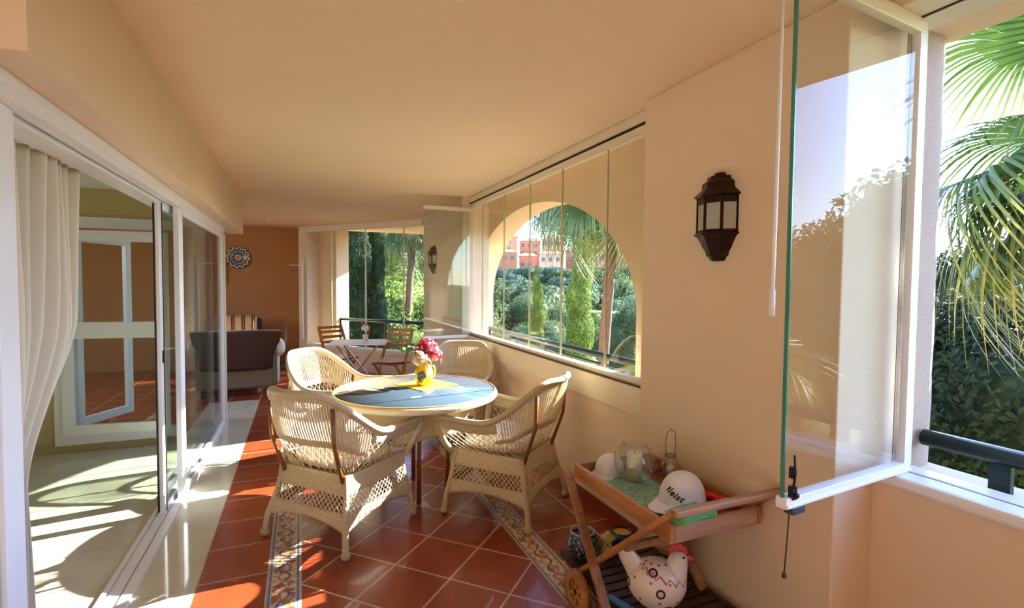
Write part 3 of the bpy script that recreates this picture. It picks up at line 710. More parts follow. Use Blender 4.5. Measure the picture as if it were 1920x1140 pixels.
def bistro_chair(x, y, deg, label):
    r = empty('folding_chair', (x, y, 0), math.radians(deg - 90), label, 'chair', 'slatted folding chairs at the bistro table')
    st = MB()
    for k in range(5): st.box((-.19, -.17 + k * .075, .435), (.19, -.17 + k * .075 + .06, .452))
    st.build('seat', WOODD, r, bev=.003)
    for s in (-1, 1):
        MB().bar((s * .2, .17, .004), (s * .18, -.22, .88), .02, .035, up=(1, 0, 0)).build('back_post', WOOD, r); MB().bar((s * .17, -.22, .004), (s * .17, .16, .44), .02, .03, up=(1, 0, 0)).build('leg', WOOD, r)
    for z in (.66, .73, .80, .86):
        yb = .17 - .39 * (z / .88)
        MB().box((-.19, yb - .008, z - .02), (.19, yb + .006, z + .02)).build('back_slat', WOOD, r, bev=.003)
    return r
bistro_chair(.50, 7.50, -60, 'honey wood folding chair left of the bistro table')
bc = bistro_chair(1.12, 6.80, 225, 'honey wood folding chair with padded seat right of the bistro table')
MB().ell((0, 0, .468), (.185, .17, .018), 20, 8).build('seat_pad', mat('cream_seat_pad', srgb(236, 200, 150), rough=.8), bc)
pt = empty('potted_flower', (.80, 6.95, .723), 0, 'little white pot of white and red flowers on the bistro table', 'flower pot')
MB().lathe([(0, 0), (.03, 0), (.04, .09), (.036, .09), (.03, .02), (0, .02)], 16).build('pot', mat('white_pot', srgb(230, 220, 190), rough=.3), pt)
bloom((0, 0, .17), .05, 60, [mat('white_petal', srgb(244, 236, 232), rough=.7), mat('pale_petal', srgb(220, 200, 200), rough=.7)], 'white_flowers', pt, .016)
bloom((.045, -.02, .13), .022, 20, [fm[0], mat('red_petal', srgb(214, 30, 60), rough=.7)], 'red_flower', pt, .014)
MB().tube([(0, 0, .02), (0, 0, .18)], .006, 6).tube([(0, 0, .1), (-.03, 0, .24)], .003, 5).tube([(0, 0, .1), (.01, 0, .26)], .003, 5).build('stems', LEAF, pt)

# ------------------------------------------------------------ lounge corner by the far wall
WD = wicker_mat('pale_grey_wicker', srgb(206, 202, 190), srgb(180, 174, 160))
ac = empty('lounge_armchair', (-.72, 7.78, 0), math.radians(4), 'pale wicker lounge armchair with dark brown back seen from behind', 'chair')
bk = MB()
def lb(u, v):
    s = 2 * u - 1; hw = .36 + .085 * v; return (s * hw, -.42 + .10 * s * s - .06 * v, .36 + .51 * v - .02 * s * s)
bk.grid(lb, 24, 12, th=-.035, uvscale=(.8, .6)); bk.build('backrest', mat('dark_brown_woven_back', srgb(74, 44, 36), rough=.6, bump=.5, bscale=120), ac, label='dark brown backrest')
MB().tube([lb(u / 24, 1) for u in range(25)], .013, 8).tube([lb(0, v / 8) for v in range(9)], .014, 8).tube([lb(1, v / 8) for v in range(9)], .014, 8).build('back_trim', WD, ac)
MB().box((-.37, -.40, .10), (.37, .38, .36)).build('seat_base', WD, ac, bev=.03)
MB().box((-.30, -.28, .36), (.30, .38, .46)).build('seat_cushion', mat('white_cushion', srgb(232, 226, 214), rough=.85), ac, bev=.035)
for s in (-1, 1):
    MB().grid(lambda u, v: (s * (.40 + .05 * math.sin(u * PI)), -.40 + .80 * u, .12 + v * (.50 - .12 * u)), 12, 8, th=.05, uvscale=(.8, .4)).tube([(s * .42, -.40 + .80 * u / 8, .62 - .12 * u / 8) for u in range(9)], .035, 10).build('armrest', WD, ac)
for s in (-1, 1):
    for y in (-.34, .32): MB().box((s * .32 - .03, y - .03, .0), (s * .32 + .03, y + .03, .11)).build('foot', M['black'], ac)
MB().ell((.44, -.28, .62), (.07, .15, .12), 14, 10).build('cushion_corner', mat('bright_white_cushion', srgb(246, 242, 232), rough=.85), ac)
def stripes():
    m, t, b = newmat('brown_beige_stripe'); L = t.links.new; tc = N(t, 'ShaderNodeTexCoord'); sp = N(t, 'ShaderNodeSeparateXYZ'); L(tc.outputs['Object'], sp.inputs[0])
    f = math_(t, 'FRACT', math_(t, 'MULTIPLY', sp.outputs[0], 6.6)); r = N(t, 'ShaderNodeValToRGB'); r.color_ramp.interpolation = 'CONSTANT'
    r.color_ramp.elements[0].color = srgb(196, 168, 130); r.color_ramp.elements[1].position = .55; r.color_ramp.elements[1].color = srgb(74, 44, 32)
    for p_, c_ in ((.68, srgb(150, 112, 80)), (.82, srgb(74, 44, 32)), (.92, srgb(196, 168, 130))): e = r.color_ramp.elements.new(p_); e.color = c_
    L(f, r.inputs[0]); L(r.outputs[0], b.inputs['Base Color']); b.inputs['Roughness'].default_value = .85; return m
ss = empty('striped_sofa', (-1.15, 9.55, 0), 0, 'dark sofa with a brown and beige striped back cushion by the far wall', 'sofa')
MB().box((-.62, -.38, .02), (.52, .42, .40)).box((-.62, .26, .40), (.52, .44, .86)).build('frame', mat('dark_sofa_weave', srgb(56, 36, 28), rough=.7), ss, bev=.03)
MB().box((-.56, .02, .50), (.46, .24, .93)).build('back_cushion', stripes(), ss, bev=.05, label='brown and beige striped back cushion')
MB().box((-.56, -.36, .40), (.46, .05, .52)).build('seat_cushion', stripes(), ss, bev=.04)
# ceramic wall plate
def platemat():
    m, t, b = newmat('painted_plate'); L = t.links.new; tc = N(t, 'ShaderNodeTexCoord'); sp = N(t, 'ShaderNodeSeparateXYZ'); L(tc.outputs['Object'], sp.inputs[0])
    r = math_(t, 'SQRT', math_(t, 'ADD', math_(t, 'POWER', sp.outputs[0], 2.0), math_(t, 'POWER', sp.outputs[2], 2.0)))
    an = math_(t, 'ARCTAN2', sp.outputs[2], sp.outputs[0]); pet = math_(t, 'MULTIPLY', math_(t, 'SINE', math_(t, 'MULTIPLY', an, 12.0)), .016)
    r2 = math_(t, 'DIVIDE', math_(t, 'ADD', r, pet), .19); rp = N(t, 'ShaderNodeValToRGB'); rp.color_ramp.interpolation = 'CONSTANT'
    rp.color_ramp.elements[0].color = srgb(170, 60, 40); rp.color_ramp.elements[1].position = .14; rp.color_ramp.elements[1].color = srgb(210, 200, 190)
    for p_, c_ in ((.28, srgb(40, 44, 70)), (.5, srgb(190, 186, 182)), (.62, srgb(50, 56, 90)), (.8, srgb(196, 194, 190)), (.95, srgb(44, 48, 66))): e = rp.color_ramp.elements.new(p_); e.color = c_
    L(r2, rp.inputs[0]); L(rp.outputs[0], b.inputs['Base Color']); b.inputs['Roughness'].default_value = .2; return m
TP = Matrix.Rotation(PI / 2, 4, 'X')
tag(MB().lathe([(0, .0), (.10, .0), (.12, .012), (.185, .028), (.19, .034), (.18, .034), (.115, .02), (.1, .01), (0, .008)], 36, T=TP).build('wall_plate', platemat(), loc=(-1.01, 10.195, 1.93)), 'round blue and white ceramic plate hanging on the dark far wall', 'plate')
tag(MB().box((-.07, -.06, -.19), (.07, 0, .19)).ell((0, -.05, 0), (.08, .05, .14), 12, 8).build('wall_ornament', mat('dark_bronze_ornament', srgb(30, 34, 30), rough=.4), loc=(-1.28, 10.2, 1.66)), 'dark ornament on the far wall just right of the door frame, the upper of two', 'ornament', 'dark ornaments beside the door frame')
tag(MB().ell((0, -.03, 0), (.07, .03, .12), 12, 8).build('wall_ornament', mat('dark_green_ornament', srgb(34, 44, 34), rough=.4), loc=(-1.30, 10.18, 1.17)), 'smaller dark ornament on the far wall, the lower of two', 'ornament', 'dark ornaments beside the door frame')
ps = empty('parasol_stand', (-.24, 9.75, 0), 0, 'thin grey metal pole on a flat bluish base before the dark far wall', 'stand')
MB().tube([(0, 0, .05), (0, 0, .82)], .018, 10).build('pole', mat('grey_metal', srgb(120, 116, 116), rough=.4, metal=.6), ps)
MB().lathe([(0, 0), (.2, 0), (.2, .04), (.06, .07), (.03, .1), (0, .1)], 20).build('base', mat('blue_grey_base', srgb(70, 80, 92), rough=.5), ps)
tag(MB().lathe([(0, 0), (.16, 0), (.17, .05), (.15, .05), (0, .02)], 20).build('floor_dish', mat('grey_dish', srgb(96, 96, 104), rough=.5), loc=(-.62, 9.75, .002)), 'low grey dish on the dark floor between sofa and pole', 'dish')
tag(MB().box((-.012, -.012, .5), (.012, .012, 1.86)).box((-.22, -.006, 1.80), (0, .006, 1.81)).build('white_pole', M['white'], loc=(.045, 9.86, 0)), 'thin white upright bar at the left edge of the far corner window', 'pole').location.z = 0

# ------------------------------------------------------------ wall lanterns
BR = mat('aged_bronze', srgb(58, 40, 28), rough=.38, metal=.7, noise_amt=.5, nscale=40)
PANE = glass_mat('lantern_pane', tint=(.9, .93, .96, 1), f0=.12, veil=.38)  # even pale diffuse mix stands in for bright reflections on the panes
def lantern(x, y, z, label):
    r = empty('wall_lantern', (x, y, z), PI, label, 'wall lamp', 'bronze half lanterns on the window pillars')
    # half hexagon-ish body, local +x points into the room, origin at wall, z=0 centre; sides at 5 facets
    def half(prof, nf=4):
        mb = MB(); rows = []
        for (rr, z_) in prof: rows.append([(rr * math.cos(-PI / 2 + PI * k / nf) * .92 + .0, rr * math.sin(-PI / 2 + PI * k / nf), z_) for k in range(nf + 1)])
        vs_ = [p for row in rows for p in row]; W = nf + 1
        fs = [(i * W + k, i * W + k + 1, (i + 1) * W + k + 1, (i + 1) * W + k) for i in range(len(prof) - 1) for k in range(nf)]
        fs += [((i + 1) * W, i * W, i * W + nf, (i + 1) * W + nf) for i in range(len(prof) - 1)]
        fs += [tuple(range(W)), tuple((len(prof) - 1) * W + k for k in range(W))[::-1]]
        mb.add(vs_, fs, smooth=False); return mb
    half([(.105, .085), (.118, .092), (.10, .108), (.082, .125), (.080, .15), (.06, .166), (.058, .178), (.028, .182), (.03, .194), (.012, .20)]).build('roof', BR, r)
    half([(.03, -.195), (.038, -.19), (.044, -.178), (.055, -.172), (.058, -.155), (.075, -.13), (.078, -.12), (.10, -.085), (.114, -.078), (.104, -.068)]).build('lower_bowl', BR, r)
    nf = 4; fr = MB(); pn = MB(); pc = [Vector((.092 * math.cos(-PI / 2 + PI * k / nf) * .92, .1 * math.sin(-PI / 2 + PI * k / nf), 0)) for k in range(nf + 1)]
    for p in pc: fr.box((p.x - .005, p.y - .005, -.07), (p.x + .005, p.y + .005, .09))
    for a, b in zip(pc[:-1], pc[1:]):
        fr.bar(a + Vector((0, 0, .072)), b + Vector((0, 0, .072)), .006, .03); fr.bar(a + Vector((0, 0, -.064)), b + Vector((0, 0, -.064)), .006, .012)
        d = (b - a).normalized(); pn.bar(a + d * .006, b - d * .006, .002, .12)
    fr.build('cage', BR, r); pn.build('glass_panes', PANE, r)
    MB().lathe([(0, -.065), (.014, -.065), (.014, -.03), (.0, -.03)], 12, (.04, 0, 0)).ell((.04, 0, .005), (.018, .018, .03), 12, 8).build('bulb', mat('frosted_bulb', srgb(236, 226, 196), rough=.3), r)
    MB().box((.0, -.06, -.06), (.006, .06, .08)).build('back_plate', BR, r)
    return r
lantern(PX, 1.741, 1.805, 'bronze half lantern on the wall beside the swung glass leaf')
lantern(PX, 6.93, 1.83, 'bronze half lantern on the far pillar, seen through the folded panes')
# ------------------------------------------------------------ serving cart
def woodmat(name, c1, c2, ax=1, rough=.55):
    m, t, b = newmat(name); L = t.links.new; tc = N(t, 'ShaderNodeTexCoord'); mp = N(t, 'ShaderNodeMapping'); s = [26, 26, 26]; s[ax] = 2.5; mp.inputs['Scale'].default_value = s
    n = N(t, 'ShaderNodeTexNoise'); n.inputs['Scale'].default_value = 1; n.inputs['Detail'].default_value = 6; L(tc.outputs['Object'], mp.inputs[0]); L(mp.outputs[0], n.inputs['Vector'])
    r = N(t, 'ShaderNodeValToRGB'); r.color_ramp.elements[0].position = .3; r.color_ramp.elements[1].position = .68; r.color_ramp.elements[0].color = c2; r.color_ramp.elements[1].color = c1
    L(n.outputs[0], r.inputs[0]); L(r.outputs[0], b.inputs['Base Color']); b.inputs['Roughness'].default_value = rough
    bp = N(t, 'ShaderNodeBump'); bp.inputs['Strength'].default_value = .25; bp.inputs['Distance'].default_value = .004; L(n.outputs[0], bp.inputs['Height']); L(bp.outputs[0], b.inputs['Normal']); return m
TK = woodmat('weathered_teak', srgb(174, 126, 90), srgb(130, 88, 60)); TKO = woodmat('orange_teak', srgb(200, 138, 80), srgb(156, 98, 50)); TKP = woodmat('pale_weathered_teak', srgb(186, 148, 118), srgb(146, 104, 76), ax=0); TKD = woodmat('dark_slat_wood', srgb(70, 44, 30), srgb(40, 26, 18))
ct_ = empty('serving_cart', (1.47, 1.80, 0), 0, 'weathered teak folding serving cart with crossed legs against the pillar wall', 'cart')
X0, X1, Y0, Y1 = 1.245, 1.70, 1.45, 2.16
ti = MB()
for k in range(6): a = X0 + .02 + k * (X1 - X0 - .04) / 6; ti.box((a + .001, Y0 + .02, .553), (a + (X1 - X0 - .04) / 6 - .001, Y1 - .02, .565))
part('tray_floor', ti, woodmat('reddish_tray_boards', srgb(150, 82, 50), srgb(112, 56, 34)), ct_)
part('tray_side', MB().box((X0, Y0, .548), (X0 + .022, Y1, .615)), TKO, ct_, bev=.003)
part('tray_side', MB().box((X1 - .022, Y0, .548), (X1, Y1, .615)), TK, ct_, bev=.003)
part('tray_side', MB().box((X0 + .023, Y0, .548), (X1 - .023, Y0 + .02, .615)), TKP, ct_, bev=.003)
part('tray_side', MB().box((X0 + .023, Y1 - .02, .548), (X1 - .023, Y1, .615)), TK, ct_, bev=.003)
for x, m_ in ((X0 - .028, TKO), (X1 + .012, TK)):
    part('long_leg', MB().bar((x, 2.10, .085), (x, 1.385, .705), .022, .042, up=(1, 0, 0), ext=.01), TKO if x < 1.4 else TK, ct_, bev=.004)
    xx = x + (.024 if x < 1.4 else -.024)
    xo = x - .023 if x < 1.4 else x + .0
for x in (X0 - .051, X1 - .028):
    part('short_leg', MB().bar((x, 1.70 if x < 1.4 else 1.62, 0.004), (x, 2.14, .60), .022, .042, up=(1, 0, 0)), TK if x < 1.4 else TKP, ct_, bev=.004)
part('handle_bar', MB().bar((X0 - .045, 1.385, .70), (X1 + .03, 1.385, .70), .034, .026, up=(0, 0, 1)), TKP, ct_, bev=.006)
part('crossbar', MB().bar((X0 - .02, 1.70, .42), (X1 + .01, 1.70, .42), .02, .03), TK, ct_)
sl = MB()
for k in range(15): sl.box((X0 + .01, 1.42 + k * .056, .115), (X1 - .02, 1.42 + k * .056 + .044, .13))
part('lower_shelf', sl, TKD, ct_, bev=.002)
part('shelf_rail', MB().box((X0 - .012, 1.40, .095), (X0 + .012, 2.27, .135)), TKD, ct_); part('shelf_rail', MB().box((X1 - .028, 1.40, .095), (X1 - .004, 2.27, .135)), TKD, ct_)
for x in (X0 - .085, X1 + .0):
    T5 = Matrix.Translation((x, 1.97, .095)) @ Matrix.Rotation(PI / 2, 4, 'Y')
    wh = MB(); wh.lathe([(.055, -.014), (.095, -.014), (.095, .014), (.055, .014), (.055, -.014)], 32, T=None)
    wh.v = [tuple(T5 @ Vector(p)) for p in wh.v]
    for k in range(3): a = k * PI / 3; wh.bar(T5 @ Vector((.06 * math.cos(a), .06 * math.sin(a), 0)), T5 @ Vector((-.06 * math.cos(a), -.06 * math.sin(a), 0)), .018, .018)
    part('wheel', wh, TKO, ct_, label='round wooden wheel')
part('axle', MB().tube([(X0 - .08, 1.97, .095), (X1 + .01, 1.97, .095)], .008, 8), TK, ct_)

# ---- things on the tray
def drape(name, pts4, z, m, label, cat, th=.004, wob=.003):
    a, b, c, d = [Vector(p) for p in pts4]
    def fn(u, v):
        p = a.lerp(b, u).lerp(d.lerp(c, u), v); return (p.x, p.y, z + wob * (noise.noise(Vector((p.x * 14, p.y * 14, 3))) * .5 + .5))
    mb = MB(); mb.grid(fn, 24, 36, th=th)
    return tag(mb.build(name, m), label, cat)
TQ = mat('turquoise_terry_cloth', srgb(168, 220, 200), rough=.95, noise_amt=.45, nscale=45, bump=.7, bscale=160)
drape('tray_cloth', [(1.285, 1.56, 0), (1.50, 1.60, 0), (1.56, 2.06, 0), (1.31, 2.10, 0)], .571, TQ, 'turquoise patterned cloth laid along the cart tray', 'cloth')
GN = mat('green_folded_cloth', srgb(122, 208, 132), rough=.9, noise_amt=.2, nscale=30, bump=.5, bscale=200)
fo = MB()
T6 = Matrix.Translation((1.365, 1.49, .036)) @ rotz(math.radians(6))
for k in range(4): fo.v_ = 0; fo.grid(lambda u, v: T6 @ Vector((-.085 + .17 * u, -.06 + .10 * v, .582 + k * .0085 + .018 * math.sin(u * PI) * .3 + .003 * math.sin(v * 9 + k) + (.012 if v < .3 else 0))), 14, 10, th=.007)
tag(fo.build('folded_cloth', GN), 'light green folded cloth on the near corner of the cart tray', 'cloth')
WH = mat('white_cap_cotton', srgb(236, 234, 244), rough=.8, bump=.15, bscale=500)
def cap(x, y, deg, z, label, text=None, s=1.0):
    r = empty('baseball_cap', (x, y, z), math.radians(deg), label, 'cap'); r.scale = (s, s, s)
    cr = MB()
    def dome(d):
        k = max(0, d.z); return Vector((d.x * (1 if d.x > 0 else .98), d.y, d.z))
    def cfn(u, v):
        a = 2 * PI * u; ph = v * PI / 2; rr = math.cos(ph) ** .82; zz = .118 * math.sin(ph) ** 1.05
        seam = -.0018 if abs((a / (PI / 3)) % 1 - .5) > .475 else 0
        rr = rr * (1 + seam * 8); bulge = 1 + .04 * math.sin(ph * 2)
        return (.100 * rr * math.cos(a) * bulge, .086 * rr * math.sin(a) * bulge, zz + .0)
    cr.grid(cfn, 72, 18, th=.003); cr.build('crown', WH, r)
    br = MB()
    def bfn(u, v):
        a = (-62 + 124 * u) * PI / 180; x0 = .098 * math.cos(a); y0 = .086 * math.sin(a)
        L_ = .098 * (math.cos(a * 1.25) ** .75 if abs(a * 1.25) < PI / 2 else 0)
        return (x0 + L_ * v, y0 * (1 + .02 * v), .004 + .012 * v * (1 - v) - .022 * (y0 / .086) ** 2 * v * .9 + .006)
    br.grid(bfn, 30, 8, th=.003); br.build('brim', WH, r, label='curved white brim')
    MB().ell((0, 0, .119), (.007, .007, .004), 10, 6).build('top_button', WH, r)
    if text:
        cu = bpy.data.curves.new('lettering', 'FONT'); cu.body = text; cu.size = .036; cu.shear = .45; cu.align_x = 'CENTER'; cu.align_y = 'CENTER'; cu.extrude = .0006; cu.offset = .0009; cu.space_character = 1.16
        to = bpy.data.objects.new('lettering', cu); col.objects.link(to); dg = bpy.context.evaluated_depsgraph_get(); me = bpy.data.meshes.new_from_object(to.evaluated_get(dg)); bpy.data.objects.remove(to)
        for v in me.vertices:
            px_, py_, pz_ = v.co; ca_, sa_ = math.cos(-.42), math.sin(-.42); px_, py_ = px_ * ca_ - py_ * sa_, px_ * sa_ + py_ * ca_; a = math.radians(text_az) + px_ / .096; ph = math.asin(min(.95, max(.05, (.060 + py_) / .118)))
            rr = math.cos(ph) ** .82 * (1 + .04 * math.sin(ph * 2)); off = 1.022 + pz_ * 8
            v.co = (.100 * rr * math.cos(a) * off, .086 * rr * math.sin(a) * off, .118 * math.sin(ph) ** 1.05)
        me.materials.append(mat('black_thread', srgb(20, 20, 30), rough=.7))
        lo = bpy.data.objects.new('lettering', me); col.objects.link(lo); lo.parent = r
    return r
text_az = 14
cap(1.505, 1.685, 196, .577, 'white baseball cap with black script lettering in the middle of the cart tray', 'tleist', 1.06)
cap(1.405, 2.085, 200, .572, 'plain white cap at the far left end of the cart tray', None, .8)
hv = empty('hurricane_vase', (1.455, 1.955, .577), 0, 'round clear glass vase holding a cream pillar candle on the turquoise cloth', 'candle holder')
HG = glass_mat('thick_clear_glass', tint=(.95, .97, .96, 1), f0=.06, veil=.03)
MB().lathe([(.0, .004), (.05, .004), (.078, .03), (.094, .075), (.09, .12), (.065, .155), (.052, .165), (.056, .178), (.0585, .178), (.055, .165), (.068, .157), (.093, .122), (.097, .075), (.081, .028), (.05, 0), (0, 0)], 40).build('glass_bowl', HG, hv)
MB().lathe([(0, .006), (.036, .006), (.036, .13), (.033, .134), (.01, .131), (0, .13)], 24).build('candle', mat('cream_wax', srgb(240, 228, 204), rough=.5, spec=.4), hv); MB().tube([(0, 0, .13), (.001, 0, .142)], .0015, 5).build('wick', M['black'], hv)
sl_ = empty('small_lantern', (1.668, 1.955, .566), 0, 'small clear glass lantern with a tall thin metal loop handle near the wall', 'lantern')
MB().lathe([(0, .003), (.04, .003), (.05, .02), (.05, .045), (.036, .075), (.024, .10), (.024, .11), (.0255, .11), (.026, .10), (.038, .075), (.053, .045), (.053, .018), (.042, 0), (0, 0)], 28).build('glass_body', HG, sl_)
MB().tube([(-.026, 0, .10), (-.03, 0, .17), (-.024, 0, .215), (0, 0, .232), (.024, 0, .215), (.03, 0, .17), (.026, 0, .10)], .0018, 6).tube([(.0265 * math.cos(a * PI / 12), .0265 * math.sin(a * PI / 12), .10) for a in range(24)], .0022, 6, closed=True).build('wire_handle', mat('dull_wire', srgb(110, 92, 76), rough=.4, metal=.7), sl_)
MB().lathe([(0, .006), (.018, .006), (.018, .05), (0, .05)], 16).build('tealight', mat('pale_pink_wax', srgb(216, 196, 186), rough=.5), sl_)
red = MB(); red.tube([(1.60, 1.74, .585), (1.645, 1.66, .585), (1.665, 1.565, .587)], [.011, .016, .017], 10); red.ell((1.667, 1.55, .587), (.017, .022, .015), 12, 8)
tag(red.build('red_torch', mat('red_plastic', srgb(226, 30, 16), rough=.3)), 'bright red plastic object lying along the wall side of the tray', 'gadget')
tag(MB().box((1.60, 2.02, .566), (1.675, 2.10, .584)).build('reddish_box', mat('reddish_brown_box', srgb(160, 84, 52), rough=.5), bev=.004), 'small reddish brown wooden box by the wall behind the glass vase', 'box')

# ---- things on the lower shelf
def speckle(name, base, spots, sc_=55, th=.55):
    m, t, b = newmat(name); L = t.links.new; tc = N(t, 'ShaderNodeTexCoord'); n = N(t, 'ShaderNodeTexNoise'); n.inputs['Scale'].default_value = sc_; n.inputs['Detail'].default_value = 2; L(tc.outputs['Object'], n.inputs['Vector'])
    r = N(t, 'ShaderNodeValToRGB'); r.color_ramp.elements[0].position = th - .02; r.color_ramp.elements[0].color = base; r.color_ramp.elements[1].position = th + .02; r.color_ramp.elements[1].color = spots
    L(n.outputs[0], r.inputs[0]); L(r.outputs[0], b.inputs['Base Color']); b.inputs['Roughness'].default_value = .18; return m
bp_ = empty('ceramic_bowl', (1.30, 2.16, .131), 0, 'round dark blue and white patterned ceramic pot at the left end of the lower shelf', 'pot')
MB().lathe([(0, .0), (.035, .0), (.045, .008), (.07, .035), (.082, .07), (.078, .105), (.062, .128), (.06, .134)], 32).build('body', speckle('blue_white_glaze', srgb(34, 38, 56), srgb(150, 152, 162), 85, .57), bp_)
MB().lathe([(.0605, .13), (.062, .137), (.057, .138), (.055, .128), (.06, .1), (.04, .03), (0, .02)], 32).build('rim', mat('pale_rim_glaze', srgb(190, 186, 184), rough=.2), bp_, label='pale rim')
MB().lathe([(0, .10), (.053, .10), (.055, .118), (.05, .124), (.012, .13), (.008, .145), (0, .147)], 28).build('lid', mat('cobalt_lid_glaze', srgb(24, 34, 110), rough=.1), bp_, label='cobalt blue lid')
ch_ = empty('candle_pot', (1.535, 2.155, .131), 0, 'small cobalt blue pot with a yellow candle beside the shelf corner', 'candle holder')
MB().lathe([(0, 0), (.03, 0), (.04, .01), (.055, .045), (.056, .075), (.052, .095), (.049, .095), (.051, .075), (.0, .07)], 28).build('pot', speckle('cobalt_glaze', srgb(28, 40, 96), srgb(80, 110, 160), 30, .6), ch_)
MB().lathe([(0, .071), (.05, .071), (.0485, .085), (.03, .087), (0, .085)], 24).build('candle', mat('yellow_wax', srgb(232, 176, 70), rough=.4), ch_)
fg = empty('ceramic_figure', (1.43, 2.13, .131), .5, 'little yellow and red ceramic figure between the two blue pots', 'figurine')
MB().lathe([(0, 0), (.03, 0), (.034, .02), (.022, .05), (.018, .06), (0, .06)], 16).build('body', speckle('yellow_red_glaze', srgb(206, 196, 110), srgb(170, 46, 30), 50, .55), fg); MB().ell((0, 0, .078), (.024, .024, .022), 14, 10).build('head', mat('pale_yellow_glaze', srgb(220, 214, 130), rough=.3), fg); MB().lathe([(0, .085), (.04, .088), (.036, .094), (.022, .10), (.012, .118), (0, .12)], 18).build('hat', mat('yellow_hat_glaze', srgb(214, 206, 120), rough=.3), fg)
# ceramic hen
HC, HRAD = (0, 0, .112), (.132, .108, .112)
def ondir(az, el):
    a, e = math.radians(az), math.radians(el); return (HC[0] + HRAD[0] * math.cos(e) * math.cos(a), HC[1] + HRAD[1] * math.cos(e) * math.sin(a), HC[2] + HRAD[2] * math.sin(e))
def henmat():
    m, t, b = newmat('spotted_white_ceramic'); L = t.links.new; tc = N(t, 'ShaderNodeTexCoord')
    def dist(c):
        d = N(t, 'ShaderNodeVectorMath', operation='DISTANCE'); d.inputs[1].default_value = c; L(tc.outputs['Object'], d.inputs[0]); return d.outputs['Value']
    def mixc(f, a, b_):
        mx = N(t, 'ShaderNodeMix', data_type='RGBA'); L(f, mx.inputs[0])
        for i, x in ((6, a), (7, b_)):
            if isinstance(x, tuple): mx.inputs[i].default_value = x
            else: L(x, mx.inputs[i])
        return mx.outputs[2]
    c = srgb(234, 224, 208)
    rg = random.Random(3)
    for az in range(-170, 190, 40):
        for el in (-38, 5, 48):
            d = dist(ondir(az + el * .5 + 20, el + 20)); c = mixc(math_(t, 'LESS_THAN', d, .0065), c, srgb(200, 66, 62))
            if (az // 40 + el) % 2 == 0:
                d = dist(ondir(az + el * .5, el)); c = mixc(math_(t, 'LESS_THAN', d, .021), c, srgb(50, 42, 60)); c = mixc(math_(t, 'LESS_THAN', d, .012), c, srgb(224, 190, 196))
    L(c, b.inputs['Base Color']); b.inputs['Roughness'].default_value = .25; b.inputs['Coat Weight'].default_value = .3; return m
HM = henmat(); HR = mat('pink_red_glaze', srgb(214, 78, 84), rough=.3)
hn = empty('ceramic_hen', (1.39, 1.70, .131), math.radians(-32), 'white ceramic hen with black rings and red dots on the lower shelf', 'figurine'); hn.scale = (.93, .93, .93)
bd = MB(); bd.ell(HC, HRAD, 40, 26, fn=lambda d: Vector((d.x * (1 + .08 * d.z), d.y, d.z if d.z > -.8 else -.8 - (d.z + .8) * .1))); bd.v = [(x, y, max(z, .002)) for x, y, z in bd.v]; bd.build('body', HM, hn)
nk = MB(); nk.tube([(.060, 0, .13), (.082, 0, .185), (.092, 0, .222), (.096, 0, .252), (.096, 0, .268)], [.078, .054, .043, .037, .018], 24); nk.build('neck_and_head', speckle('hen_white_glaze', srgb(238, 230, 216), srgb(204, 90, 84), 26, .72), hn)
cb = MB()
for (x, z, r_) in ((.058, .272, .014), (.074, .284, .017), (.094, .288, .018), (.112, .281, .016), (.124, .268, .011)): cb.ell((x, 0, z), (r_, .010, r_), 12, 8)
cb.build('comb', HR, hn, label='pink-red comb')
MB().lathe([(.016, 0), (.014, .012), (.008, .03), (0, .042)], 12, c=(.126, 0, .243), T=Matrix.Rotation(math.radians(100), 4, 'Y')).build('beak', HR, hn)
MB().ell((.122, 0, .205), (.013, .010, .024), 10, 8).build('wattle', HR, hn)
for s in (-1, 1): MB().ell((.112, s * .031, .255), (.006, .004, .006), 10, 8).build('eye', M['black'], hn)
tl = MB(); tl.tube([(-.075, 0, .15), (-.108, 0, .195), (-.136, 0, .232), (-.155, 0, .262), (-.16, 0, .27)], [.058, .045, .038, .028, .016], 18); tl.v = [(x, y * .6, z) for x, y, z in tl.v]; tl.build('tail', speckle('white_red_dots', srgb(234, 224, 208), srgb(196, 70, 62), 30, .70), hn)
zz = MB(); pts = []
for k in range(31):
    a = -PI * .9 + 1.8 * PI * k / 30; e = math.radians(34 + (9 if k % 2 else -3) - 20 * math.cos(a)); az_ = a
    d = Vector((math.cos(e) * math.cos(az_), math.cos(e) * math.sin(az_), math.sin(e))); c0 = Vector((.03, 0, 0)); p = Vector((HC[0] + HRAD[0] * d.x * 1.0, HC[1] + HRAD[1] * d.y * 1.0, HC[2] + HRAD[2] * d.z))
    pts.append(p * 1.0 + Vector((d.x, d.y, d.z)) * .001)
zz.tube(pts, .0035, 6); zz.build('collar_line', HR, hn, label='zigzag red collar line')
bb = MB().bar((1.235, 1.83, .137), (1.29, 1.66, .137), .035, .012); tag(bb.build('blue_paddle', mat('blue_plastic', srgb(38, 108, 170), rough=.4), bev=.004), 'bright blue flat plastic piece lying on the dark shelf slats below the crossed legs', 'tool')
